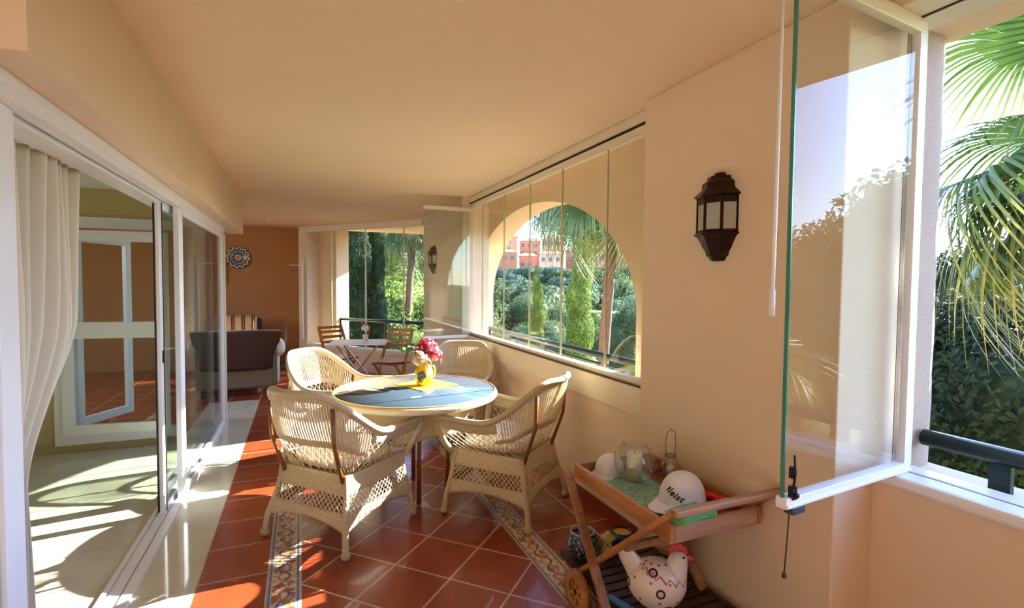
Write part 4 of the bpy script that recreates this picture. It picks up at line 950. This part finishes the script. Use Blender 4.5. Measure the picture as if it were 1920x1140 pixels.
# ------------------------------------------------------------ outside: ground, hill, trees, palms, buildings
def leafmat(name, c1, c2, c3=None, trans=.25, scale=.9, rough=.6):
    m = bpy.data.materials.new(name); m.use_nodes = True; t = m.node_tree; t.nodes.clear(); L = t.links.new
    out = N(t, 'ShaderNodeOutputMaterial'); mix = N(t, 'ShaderNodeMixShader'); mix.inputs[0].default_value = trans
    df = N(t, 'ShaderNodeBsdfPrincipled'); df.inputs['Roughness'].default_value = rough; df.inputs['Specular IOR Level'].default_value = .12; tr = N(t, 'ShaderNodeBsdfTranslucent')
    tc = N(t, 'ShaderNodeTexCoord'); n = N(t, 'ShaderNodeTexNoise'); n.inputs['Scale'].default_value = scale; n.inputs['Detail'].default_value = 8; n.inputs['Roughness'].default_value = .75
    L(tc.outputs['Object'], n.inputs['Vector']); r = N(t, 'ShaderNodeValToRGB'); r.color_ramp.elements[0].position = .36; r.color_ramp.elements[0].color = c1; r.color_ramp.elements[1].position = .64; r.color_ramp.elements[1].color = c2
    if c3: e = r.color_ramp.elements.new(.52); e.color = c3
    L(n.outputs[0], r.inputs[0]); L(r.outputs[0], df.inputs['Base Color']); L(r.outputs[0], tr.inputs[0])
    L(df.outputs[0], mix.inputs[1]); L(tr.outputs[0], mix.inputs[2]); L(mix.outputs[0], out.inputs[0]); return m
def leafcloud(name, blobs, n, size, m, seed, aspect=2.2, core=None, flat=0.0):
    rg = np.random.default_rng(seed); B = np.array(blobs, float); vol = (B[:, 3] * B[:, 4] * B[:, 5]) ** .66; k = rg.choice(len(B), n, p=vol / vol.sum())
    d = rg.normal(size=(n, 3)); d /= np.linalg.norm(d, axis=1)[:, None]
    rad = rg.uniform(.72, 1.06, n) ** .7; p = B[k, :3] + d * B[k, 3:6] * rad[:, None]
    nrm = d + rg.normal(size=(n, 3)) * .55; nrm /= np.linalg.norm(nrm, axis=1)[:, None]
    a = np.cross(nrm, rg.normal(size=(n, 3))); a /= np.linalg.norm(a, axis=1)[:, None]; b = np.cross(nrm, a)
    s = size * rg.uniform(.6, 1.4, n)[:, None]; a = a * s * aspect / 2; b = b * s / 2
    q = np.stack([p - a, p - b, p + a, p + b], 1).reshape(-1, 3)
    nv = len(q); verts = q; faces = np.arange(nv).reshape(-1, 4)
    if core is not None:
        cv = []; cf = []
        for bl in blobs:
            mb = MB(); mb.ell(bl[:3], tuple(x * core for x in bl[3:6]), 10, 6); o_ = nv + len(cv); cv += mb.v; cf += [tuple(o_ + i for i in f) for f in mb.f]
        verts = np.vstack([verts, np.array(cv)]); faces = np.vstack([faces, np.array(cf)])
    me = bpy.data.meshes.new(name); me.vertices.add(len(verts)); me.vertices.foreach_set('co', verts.astype(np.float32).ravel())
    me.loops.add(faces.size); me.loops.foreach_set('vertex_index', faces.astype(np.int32).ravel()); me.polygons.add(len(faces))
    me.polygons.foreach_set('loop_start', (np.arange(len(faces)) * 4).astype(np.int32)); me.materials.append(m); me.update(calc_edges=True); me.validate()
    o = bpy.data.objects.new(name, me); col.objects.link(o); return o
BARK = mat('grey_brown_bark', srgb(96, 78, 62), rough=.9, noise_amt=.4, nscale=6, bump=.6, bscale=12)
def hgt(x, y):
    d = math.hypot(x, y); az = math.degrees(math.atan2(x, y))
    base = -4.2 + .2 * noise.noise(Vector((x * .03, y * .03, 0)))
    k = sst(45, 190, d); side = 1.0 - .55 * sst(48, 75, az) ; side *= (.75 + .25 * sst(-5, 20, az))
    return base + k * side * (9.3 + 3 * noise.noise(Vector((x * .012, y * .012, 4)))) + 1.2 * sst(20, 60, d) * noise.noise(Vector((x * .05, y * .05, 9)))
gm = MB(); nx = 90
def gfn(u, v):
    d = 4 * (90 ** v); a = math.radians(-40 + 205 * u); x, y = d * math.sin(a), d * math.cos(a); return (x, y, hgt(x, y))
gm.grid(gfn, 120, 70)
S('ground_outside', gm, mat('grassy_earth', srgb(104, 116, 60), rough=.95, noise_amt=.5, nscale=.15, c2=srgb(70, 84, 44)))
rnd = random.Random(11)
# tree prototypes, 1 unit = 1 m, base at z 0
def blobs(kind, rg):
    if kind == 'round': return [(rg.uniform(-1.4, 1.4), rg.uniform(-1.4, 1.4), rg.uniform(2.0, 4.4), *(rg.uniform(1.0, 1.7),) * 3) for _ in range(11)]
    if kind == 'pine': return [(rg.uniform(-2.2, 2.2), rg.uniform(-2.2, 2.2), rg.uniform(3.6, 5.2), rg.uniform(1.0, 1.6), rg.uniform(1.0, 1.6), rg.uniform(.6, 1.0)) for _ in range(12)]
    if kind == 'bush': return [(rg.uniform(-1.5, 1.5), rg.uniform(-1.5, 1.5), rg.uniform(.6, 1.8), rg.uniform(.8, 1.3), rg.uniform(.8, 1.3), rg.uniform(.7, 1.0)) for _ in range(9)]
    if kind == 'cypress': return [(rg.uniform(-.15, .15), rg.uniform(-.15, .15), z, r_, r_, 1.1) for z, r_ in ((.9, .75), (2.1, .95), (3.4, 1.0), (4.8, .95), (6.2, .85), (7.6, .7), (8.8, .5), (9.8, .28))]
LM = {'olive': leafmat('olive_leaves', srgb(74, 92, 62), srgb(150, 160, 112), srgb(106, 124, 82)),
      'deep': leafmat('deep_green_leaves', srgb(22, 32, 18), srgb(66, 78, 44), srgb(40, 52, 30)),
      'dark': leafmat('dark_green_leaves', srgb(30, 48, 26), srgb(92, 112, 52), srgb(54, 76, 38)),
      'bright': leafmat('bright_green_leaves', srgb(62, 84, 34), srgb(146, 156, 76), srgb(98, 120, 50)),
      'blue': leafmat('blue_green_needles', srgb(44, 66, 56), srgb(120, 140, 112), srgb(78, 102, 84)),
      'cyp': leafmat('cypress_leaves', srgb(18, 34, 18), srgb(60, 84, 38), srgb(34, 54, 26), scale=1.6),
      'cypl': leafmat('pale_cypress_leaves', srgb(96, 116, 48), srgb(178, 182, 92), srgb(132, 148, 66), scale=1.8)}
def proto(kind, m, seed, n, size, name, trunk):
    rg = random.Random(seed); root = empty(name); bl = blobs(kind, rg)
    f = leafcloud('foliage', bl, n, size, m, seed, core=.80); f.parent = root
    if trunk:
        mb = MB(); top = 3.4 if kind != 'bush' else 1
        mb.tube([(0, 0, -.3), (.08, .03, top * .5), (.0, .1, top)], [.22, .17, .12], 8)
        for k in range(4): a = k * 1.7; mb.tube([(0, .05, top * .6), (.9 * math.cos(a), .9 * math.sin(a), top * 1.0)], [.09, .04], 6)
        mb.build('trunk', BARK, root)
    return root
PR = {'olive': proto('round', LM['olive'], 1, 5200, .16, 'olive_tree', True), 'dark': proto('round', LM['dark'], 2, 5200, .17, 'broadleaf_tree', True),
      'pine': proto('pine', LM['blue'], 3, 5200, .16, 'pine_tree', True), 'bright': proto('bush', LM['bright'], 4, 4200, .13, 'shrub', False), 'bushd': proto('bush', LM['dark'], 5, 4200, .13, 'shrub', False), 'near': proto('round', LM['dark'], 6, 42000, .055, 'broadleaf_tree', True), 'nearo': proto('round', LM['olive'], 7, 30000, .06, 'olive_tree', True), 'neard': proto('round', LM['deep'], 12, 60000, .045, 'broadleaf_tree', True), 'nearb': proto('round', LM['bright'], 8, 30000, .06, 'broadleaf_tree', True), 'fineb': proto('bush', LM['bright'], 9, 22000, .05, 'shrub', False), 'fined': proto('bush', LM['olive'], 10, 22000, .05, 'shrub', False)}
LBL = {'olive': ('grey-green round-headed tree on the slope outside', 'tree', 'grey-green trees on the slope'), 'dark': ('dark green round tree on the slope outside', 'tree', 'dark green trees on the slope'),
       'near': ('dark green round tree near the terrace', 'tree', 'dark green trees near the terrace'), 'neard': ('very dark green tree beyond the open gap', 'tree', 'dark trees beyond the gap'), 'nearb': ('yellow-green tree in the garden near the terrace', 'tree', 'yellow-green trees near the terrace'), 'fineb': ('yellow-green bush in the garden below the windows', 'bush', 'yellow-green bushes below the windows'), 'fined': ('grey-green bush in the garden below the windows', 'bush', 'grey-green bushes below the windows'), 'nearo': ('grey-green olive tree in the garden beside the terrace', 'tree', 'olive trees beside the terrace'), 'pine': ('blue-green spreading pine on the slope outside', 'tree', 'pines on the slope'), 'bright': ('yellow-green bush in the garden outside', 'bush', 'yellow-green bushes outside'), 'bushd': ('dark green bush in the garden outside', 'bush', 'dark green bushes outside')}
used = set()
def plant(kind, x, y, s, rz=None, z=None, label=None, sz=1):
    src = PR[kind]; o = src if kind not in used else copy_tree(src); used.add(kind)
    o.location = (x, y, (hgt(x, y) if z is None else z)); o.scale = (s, s, s * sz); o.rotation_euler.z = rnd.uniform(0, 6.28) if rz is None else rz
    l, c, g = LBL[kind]
    for k in ('group',):
        if k in o: del o[k]
    if label: tag(o, label, c)
    else: tag(o, l, c, g)
    return o
def polar(az, d): return d * math.sin(math.radians(az)), d * math.cos(math.radians(az))
# wooded slope
taken = [(26.5, 37.6, 2.2), (29.5, 35.5, 2.0), (24, 39.5, 2.0)]
for i in range(330):
    az = rnd.uniform(1, 42); d = 24 + 135 * rnd.random() ** 1.15; x, y = polar(az, d)
    k = rnd.choice(['olive', 'dark', 'pine', 'dark', 'olive']); s = rnd.uniform(.75, 1.15) * (1.0 if d < 60 else 1.35)
    if d < 40: k = rnd.choice(['nearb', 'nearo', 'near']); s *= .85
    s = min(s, (1.5 + .034 * d - hgt(x, y)) / 5.9)
    if s < .4: continue
    if any((x - a) ** 2 + (y - b) ** 2 < (2.3 * (s + c)) ** 2 for a, b, c in taken): continue
    taken.append((x, y, s)); plant(k, x, y, s)
# shrubs below the arched window and the far window
for i in range(26):
    az = rnd.uniform(4, 40); d = rnd.uniform(13, 26); x, y = polar(az, d)
    if any((x - a) ** 2 + (y - b) ** 2 < 3.2 ** 2 for a, b, c in taken): continue
    taken.append((x, y, .8))
    plant(rnd.choice(['fineb', 'fined', 'fineb']), x, y, rnd.uniform(.7, 1.1))
# greenery filling the far corner window
for az, d, k, s in ((1.5, 20, 'nearb', 1.2), (4.6, 27, 'nearo', 1.6), (9.3, 24, 'nearb', 1.15), (13.2, 21, 'nearb', 1.0), (15.5, 29, 'near', 1.3), (7.4, 40, 'nearo', 2.4), (12.5, 38, 'near', 2.1), (1.5, 38, 'near', 2.3)):
    x, y = polar(az, d); plant(k, x, y, s)
# dense trees beyond the open gap on the right
x, y = polar(61, 11.5); plant('neard', x, y, 1.2, label='dense dark green tree just below the big palm, seen through the open gap', z=-4.6)
x, y = polar(69, 10.5); plant('neard', x, y, 1.2, z=-4.4, label='dense dark tree behind the green handrail at the right edge')
x, y = polar(64, 18); plant('neard', x, y, 1.4, z=-4.2, label='taller dark tree behind the palm fronds on the right')
x, y = polar(74, 14); plant('neard', x, y, 1.3, z=-4.2, label='wide dark bush beyond the right edge of the gap')
# trees mirrored in the swung glass leaf (they stand beyond the gap, to the side of the camera)
for az, d, s in ((118, 22, 1.15), (113, 20, 1.3), (109, 19, 1.5), (105, 20, 1.75), (123, 26, 1.0)):
    x, y = polar(az, d); plant('nearo', x, y, s, z=-4.3)
for k_, o_ in PR.items():
    if k_ not in used:
        for c_ in kids(o_): bpy.data.objects.remove(c_)
        bpy.data.objects.remove(o_)
# cypresses
CY = empty('cypress_tree'); f = leafcloud('foliage', blobs('cypress', rnd), 34000, .05, LM['cyp'], 21, core=.8, aspect=3.2); f.parent = CY
cyl = [(5.3, 16.5, 1.05, 'dark tall cypress left of centre in the far corner window'), (7.6, 17.2, 1.0, 'slimmer dark cypress just right of the tallest one in the far window')]
for i, (az, d, s, l) in enumerate(cyl):
    o = CY if i == 0 else copy_tree(CY); x, y = polar(az, d); o.location = (x, y, -4.3); o.scale = (s * (.52, .40)[i], s * (.52, .40)[i], s * 1.0); o.rotation_euler.z = i * 2; tag(o, l, 'tree')
for i, (az, d, s, sz, l) in enumerate([(30.5, 19, .56, .84, 'tall pale green feathery cypress in the middle of the arch'), (25.6, 20, .42, .60, 'shorter pale green cypress left of the middle of the arch')]):
    if i == 0: CL = empty('cypress_tree'); f = leafcloud('foliage', blobs('cypress', rnd), 34000, .045, LM['cypl'], 23, core=.7, aspect=3.5); f.parent = CL; o = CL
    else: o = copy_tree(CL)
    x, y = polar(az, d); o.location = (x, y, -4.3); o.scale = (s, s, sz); tag(o, l, 'tree')

# ---- palms
FG = {}
def frondmat(name, base, mid, tip):
    m = bpy.data.materials.new(name); m.use_nodes = True; t = m.node_tree; t.nodes.clear(); L = t.links.new
    out = N(t, 'ShaderNodeOutputMaterial'); mix = N(t, 'ShaderNodeMixShader'); mix.inputs[0].default_value = .3
    df = N(t, 'ShaderNodeBsdfPrincipled'); df.inputs['Roughness'].default_value = .38; tr = N(t, 'ShaderNodeBsdfTranslucent')
    uv = N(t, 'ShaderNodeTexCoord'); sp = N(t, 'ShaderNodeSeparateXYZ'); L(uv.outputs['UV'], sp.inputs[0]); n = N(t, 'ShaderNodeTexNoise'); n.inputs['Scale'].default_value = 7; L(uv.outputs['Object'], n.inputs['Vector'])
    v = math_(t, 'ADD', sp.outputs[1], math_(t, 'MULTIPLY', math_(t, 'SUBTRACT', n.outputs[0], .5), .5)); r = N(t, 'ShaderNodeValToRGB')
    r.color_ramp.elements[0].color = base; r.color_ramp.elements[0].position = .2; r.color_ramp.elements[1].color = tip; r.color_ramp.elements[1].position = 1.0; e = r.color_ramp.elements.new(.68); e.color = mid
    L(v, r.inputs[0]); L(r.outputs[0], df.inputs['Base Color']); L(r.outputs[0], tr.inputs[0]); L(df.outputs[0], mix.inputs[1]); L(tr.outputs[0], mix.inputs[2]); L(mix.outputs[0], out.inputs[0]); return m
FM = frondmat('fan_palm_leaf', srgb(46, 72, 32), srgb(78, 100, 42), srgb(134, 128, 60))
FM2 = frondmat('yellow_fan_palm_leaf', srgb(92, 118, 40), srgb(140, 152, 50), srgb(214, 178, 76))  # lighter, yellower leaf colours than the other frond material
def frond_mesh(n=46, L_=1.0, spread=112, droop=.55, split=.42, seed=0, wid=.062):
    # fan in local xy, pointing +x, hub at origin; z up
    mb = MB(); rg = random.Random(seed)
    for i in range(n):
        a = math.radians(-spread + 2 * spread * (i + .5) / n); L2 = L_ * (1 - .22 * abs(a) / math.radians(spread)) * rg.uniform(.92, 1.05)
        d = Vector((math.cos(a), math.sin(a), 0)); s_ = Vector((-math.sin(a), math.cos(a), 0)); hw = math.radians(spread) / n
        vs = []; uv_ = []; st = 9; dr = droop * rg.uniform(.7, 1.4); tw = rg.uniform(-.25, .25)
        for k in range(st + 1):
            t = k / st; r_ = L2 * t
            w_ = r_ * hw * 1.02 if t < split else L2 * split * hw * (1 - (t - split) / (1 - split)) ** .8
            bend = max(0, t - split * .8); drop = dr * L2 * bend ** 1.8 * 1.7; r2 = r_ * (1 - .22 * bend * dr)
            c = d * r2 + Vector((0, 0, .06 * L2 * math.sin(t * PI) - drop)); sd = (s_ + Vector((0, 0, tw * bend))).normalized()
            ridge = Vector((0, 0, w_ * .35))
            vs += [c - sd * w_, c + ridge, c + sd * w_]; uv_.append(t)
        fs = []; uvs = []
        for k in range(st):
            for j in range(2): q_ = k * 3 + j; fs.append((q_, q_ + 1, q_ + 4, q_ + 3)); uvs.append([(j / 2, uv_[k]), (j / 2 + .5, uv_[k]), (j / 2 + .5, uv_[k + 1]), (j / 2, uv_[k + 1])])
        mb.add(vs, fs, uvs)
    return mb
PET = mat('palm_petiole', srgb(176, 176, 110), rough=.45)
def place_frond(src, name, root, hub, direction, roll, s, crown, m):
    # direction: where the fan points; crown: petiole start
    d = Vector(direction).normalized(); z = Vector((0, 0, 1)) - d * d.z
    if z.length < .2: z = Vector((-d.x, -d.y, .01)); z = z - d * z.dot(d)
    z.normalize(); y = z.cross(d); Mx = Matrix((d, y, z)).transposed().to_4x4() @ Matrix.Rotation(roll, 4, 'X')
    o = bpy.data.objects.new(name, src.data); col.objects.link(o); o.parent = root; o.matrix_local = Matrix.Translation(Vector(hub)) @ Mx @ Matrix.Scale(s, 4)
    if crown is not None:
        c = Vector(crown); h = Vector(hub); mid = c.lerp(h, .55) + Vector((0, 0, .08 * (h - c).length)); MB().tube([c, c.lerp(mid, .5) + Vector((0, 0, .02)), mid, h, h + d * .1 * s], [.02, .016, .013, .009, .004], 6).build('petiole', PET, root)
    return o
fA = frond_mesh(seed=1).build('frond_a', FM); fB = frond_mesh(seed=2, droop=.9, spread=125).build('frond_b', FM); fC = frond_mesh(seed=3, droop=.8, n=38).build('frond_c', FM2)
def frame(az):  # unit vectors: away from camera, to the right, up
    a = math.radians(az); return Vector((math.sin(a), math.cos(a), 0)), Vector((math.cos(a), -math.sin(a), 0)), Vector((0, 0, 1))
# big fan palm right beyond the open gap
F_, R_, U_ = frame(67.5)
pc = F_ * 5.3 + R_ * .75 + Vector((0, 0, 1.5 + .85))
pl = empty('fan_palm', (pc.x, pc.y, -4.2), 0, 'large fan palm with drooping green and yellow fronds beyond the open gap', 'palm'); off = Vector((0, 0, pc.z + 4.2))
MB().tube([(0, 0, -.2), (.05, .0, 3), tuple(off)], [.22, .17, .19], 12).build('trunk', mat('palm_trunk_fibre', srgb(110, 84, 60), rough=.9, noise_amt=.4, nscale=12, bump=.8, bscale=30), pl)
def rel3(f, r, u): return F_ * f + R_ * r + U_ * u + off
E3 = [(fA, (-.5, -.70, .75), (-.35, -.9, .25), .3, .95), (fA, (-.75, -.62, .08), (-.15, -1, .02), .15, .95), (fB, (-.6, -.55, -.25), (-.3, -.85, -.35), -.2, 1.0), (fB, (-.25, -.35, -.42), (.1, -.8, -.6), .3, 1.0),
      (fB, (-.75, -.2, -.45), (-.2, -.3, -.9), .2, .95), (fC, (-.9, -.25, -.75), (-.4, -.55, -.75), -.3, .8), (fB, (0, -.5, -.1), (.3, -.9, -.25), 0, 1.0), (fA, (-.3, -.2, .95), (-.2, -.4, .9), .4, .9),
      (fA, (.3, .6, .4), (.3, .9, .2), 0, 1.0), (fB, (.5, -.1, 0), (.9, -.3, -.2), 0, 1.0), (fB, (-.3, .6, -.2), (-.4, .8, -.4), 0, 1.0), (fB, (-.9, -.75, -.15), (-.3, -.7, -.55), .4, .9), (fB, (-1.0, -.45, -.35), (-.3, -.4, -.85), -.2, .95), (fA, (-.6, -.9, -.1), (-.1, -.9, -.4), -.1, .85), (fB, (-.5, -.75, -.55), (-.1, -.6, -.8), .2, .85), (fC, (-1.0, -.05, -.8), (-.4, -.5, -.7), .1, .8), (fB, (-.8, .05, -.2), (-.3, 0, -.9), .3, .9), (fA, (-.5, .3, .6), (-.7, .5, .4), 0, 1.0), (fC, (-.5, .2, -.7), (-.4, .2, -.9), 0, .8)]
for src, h, d, ro, s in E3:
    dv = F_ * d[0] + R_ * d[1] + U_ * d[2]; place_frond(src, 'frond', pl, rel3(*h), dv, ro, s, off, FM)
# slender palms
TRK = mat('ringed_palm_trunk', srgb(116, 84, 60), rough=.85, noise_amt=.35, nscale=9, bump=.7, bscale=24)
def palm(az, d, topz, lean, label, s, n, tr_r=.16, dead=False, src=(0, 1), seed=0):
    x, y = polar(az, d); root = empty('palm_tree', (x, y, -4.3), 0, label, 'palm'); rg = random.Random(seed)
    F, Rr, U = frame(az); top = Rr * lean + U * (topz + 4.3)
    MB().tube([(0, 0, -.2), tuple(top * .33 + Rr * lean * -.02), tuple(top * .66 - Rr * lean * .03), tuple(top)], [tr_r * 1.15, tr_r, tr_r * .92, tr_r * .95], 12).build('trunk', TRK, root)
    for i in range(n):
        a = i * 2.399 + rg.uniform(-.2, .2); el = math.radians(70 - 125 * (i / n) + rg.uniform(-8, 8)); dv = Vector((math.cos(a) * math.cos(el), math.sin(a) * math.cos(el), math.sin(el)))
        hub = top + dv * .75 * s; place_frond([fA, fB, fC][rg.choice(src)], 'frond', root, hub, dv, rg.uniform(-.5, .5), s * rg.uniform(.9, 1.1), top if s > .7 else None, None)
    return root, top
palm(31.75, 10.5, 3.55, .46, 'palm with leaning brown trunk crossing the right part of the arch', 1.3, 30, .12, src=(1, 0, 1), seed=3)
palm(29.6, 21, 5.0, .1, 'palm standing behind the pale cypress, its fans filling the top of the arch', 1.65, 26, .14, src=(1, 0, 1), seed=14)
r_, tp = palm(10.4, 20, 3.7, .45, 'slim palm with tall leaning trunk right in the far corner window', 1.15, 22, .14, src=(0, 1), seed=5)
fr = MB()
for k in range(16): fr.ell(tuple(tp + Vector((random.uniform(-.35, .35), random.uniform(-.5, 0), random.uniform(-.75, -.1)))), .12, 8, 6)
fr.build('fruit_cluster', mat('reddish_palm_fruit', srgb(170, 92, 60), rough=.7), r_, label='hanging cluster of reddish fruit')
palm(1.2, 19, 3.3, 0, 'palm crown behind the left edge of the far corner window', 1.3, 20, .15, seed=7); palm(8.4, 25, 4.2, 0, 'palm crown right of the cypresses in the far corner window', 1.7, 22, .15, seed=8)
# spiky low palms beside the building, mirrored in the swung leaf
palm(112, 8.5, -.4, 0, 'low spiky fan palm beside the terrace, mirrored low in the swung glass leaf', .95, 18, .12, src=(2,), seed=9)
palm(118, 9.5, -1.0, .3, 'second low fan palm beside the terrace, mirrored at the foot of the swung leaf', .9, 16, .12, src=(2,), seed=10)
for o in (fA, fB, fC): bpy.data.objects.remove(o)

# ---- village on the ridge
BW = [mat('peach_village_wall', srgb(196, 136, 104), rough=.9), mat('terracotta_village_wall', srgb(184, 112, 82), rough=.9), mat('cream_village_wall', srgb(206, 160, 130), rough=.9)]
RF = mat('clay_roof', srgb(186, 108, 78), rough=.9); WN = mat('dark_window', srgb(70, 72, 92), rough=.3)
def house(az, d, wd, dp, ht, zb, mi, label, towers=0):
    x, y = polar(az, d); r = empty('village_house', (x, y, zb), -math.radians(az), label, 'building', 'peach village houses on the ridge')
    MB().box((-wd / 2, 0, -9), (wd / 2, dp, ht)).build('wall', BW[mi], r)
    rf = MB(); rf.add([(-wd / 2 - .3, -.3, ht), (wd / 2 + .3, -.3, ht), (wd / 2 + .3, dp + .3, ht), (-wd / 2 - .3, dp + .3, ht), (-wd / 2 + wd * .2, dp / 2, ht + 1.3), (wd / 2 - wd * .2, dp / 2, ht + 1.3)], [(0, 1, 5, 4), (2, 3, 4, 5), (1, 2, 5), (3, 0, 4), (3, 2, 1, 0)], smooth=False); rf.build('roof', RF, r)
    for k in range(towers): MB().box((-wd / 2 + .6, 1, ht), (-wd / 2 + 2.4, 3.0, ht + 2.0)).build('roof_turret', BW[mi], r)
    for fl_ in range(int(ht // 3)):
        for k in range(int(wd // 2.4)):
            xx = -wd / 2 + .8 + k * 2.4; MB().box((xx, -.06, 1 + fl_ * 3), (xx + 1.1, .02, 2.3 + fl_ * 3)).build('window', WN, r)
rr = random.Random(5)
for tier in (0, 1):
  az = 20.5 + .6 * tier; i = 0
  while az < 40:
      d = 172 + 22 * tier + (4 if i % 2 else -4) + rr.uniform(-3, 3); wd = rr.uniform(5.5, 8.5); az += math.degrees(wd / 2 / d) + .12
      zb = 6.8 + 3.6 * tier + 2.6 * (az - 20) / 20 + rr.uniform(-.8, 2.2); ht = rr.choice([3.4, 4.6, 6.2, 6.8]) + (1.5 if az > 34 else 0)
      house(az, d, wd, 7, ht, zb, rr.randrange(3), 'peach coloured village house with clay roof on the ridge seen through the arch', 1 if az > 32 else 0)
      az += math.degrees(wd / 2 / d) + .12; i += 1
# low pale wall with a lawn beyond the palm trunk
x, y = polar(35.2, 46); lw = empty('garden_wall', (x, y, -1.6), -math.radians(35), 'low pale stone wall with a mown verge on the slope right of the palm trunk', 'wall')
MB().box((-4.5, 0, -3), (5.0, .5, .5)).build('wall', mat('pale_stone_wall', srgb(178, 164, 150), rough=.9, noise_amt=.4, nscale=1.5), lw); MB().box((-4.6, -.2, .5), (5.1, 3.2, .62)).build('grass_verge', mat('lawn_green', srgb(136, 170, 66), rough=.95), lw)

# ------------------------------------------------------------ pieces of parts go one level deeper
SUB = {('neck_and_head', ('comb', 'beak', 'wattle', 'eye')), ('rim', ('rim_piping',)), ('candle', ('wick',)), ('head', ('hat',)), ('crown', ('top_button', 'lettering')),
       ('cage', ('glass_panes',)), ('glass_leaf', ('leaf_edge', 'leaf_top_profile', 'leaf_bottom_profile', 'leaf_side_profile', 'latch', 'foot_stop', 'pull_cord')),
       ('folded_panes', ('folded_top_profile', 'folded_bottom_profile')), ('backrest', ('back_trim',)), ('hinged_leaf', ('leaf_glass',)), ('seat', ('seat_pad',)), ('glass_body', ('wire_handle',))}
stem_ = lambda n: n.split('.')[0]
for root in [o for o in bpy.data.objects if o.parent is None and o.type == 'EMPTY']:
    ks = kids(root)
    for host, subs in SUB:
        h = next((k for k in ks if stem_(k.name) == host), None)
        if h is None: continue
        for k in ks:
            if stem_(k.name) in subs: k.parent = h      # every part sits at its thing's own origin, so nothing moves
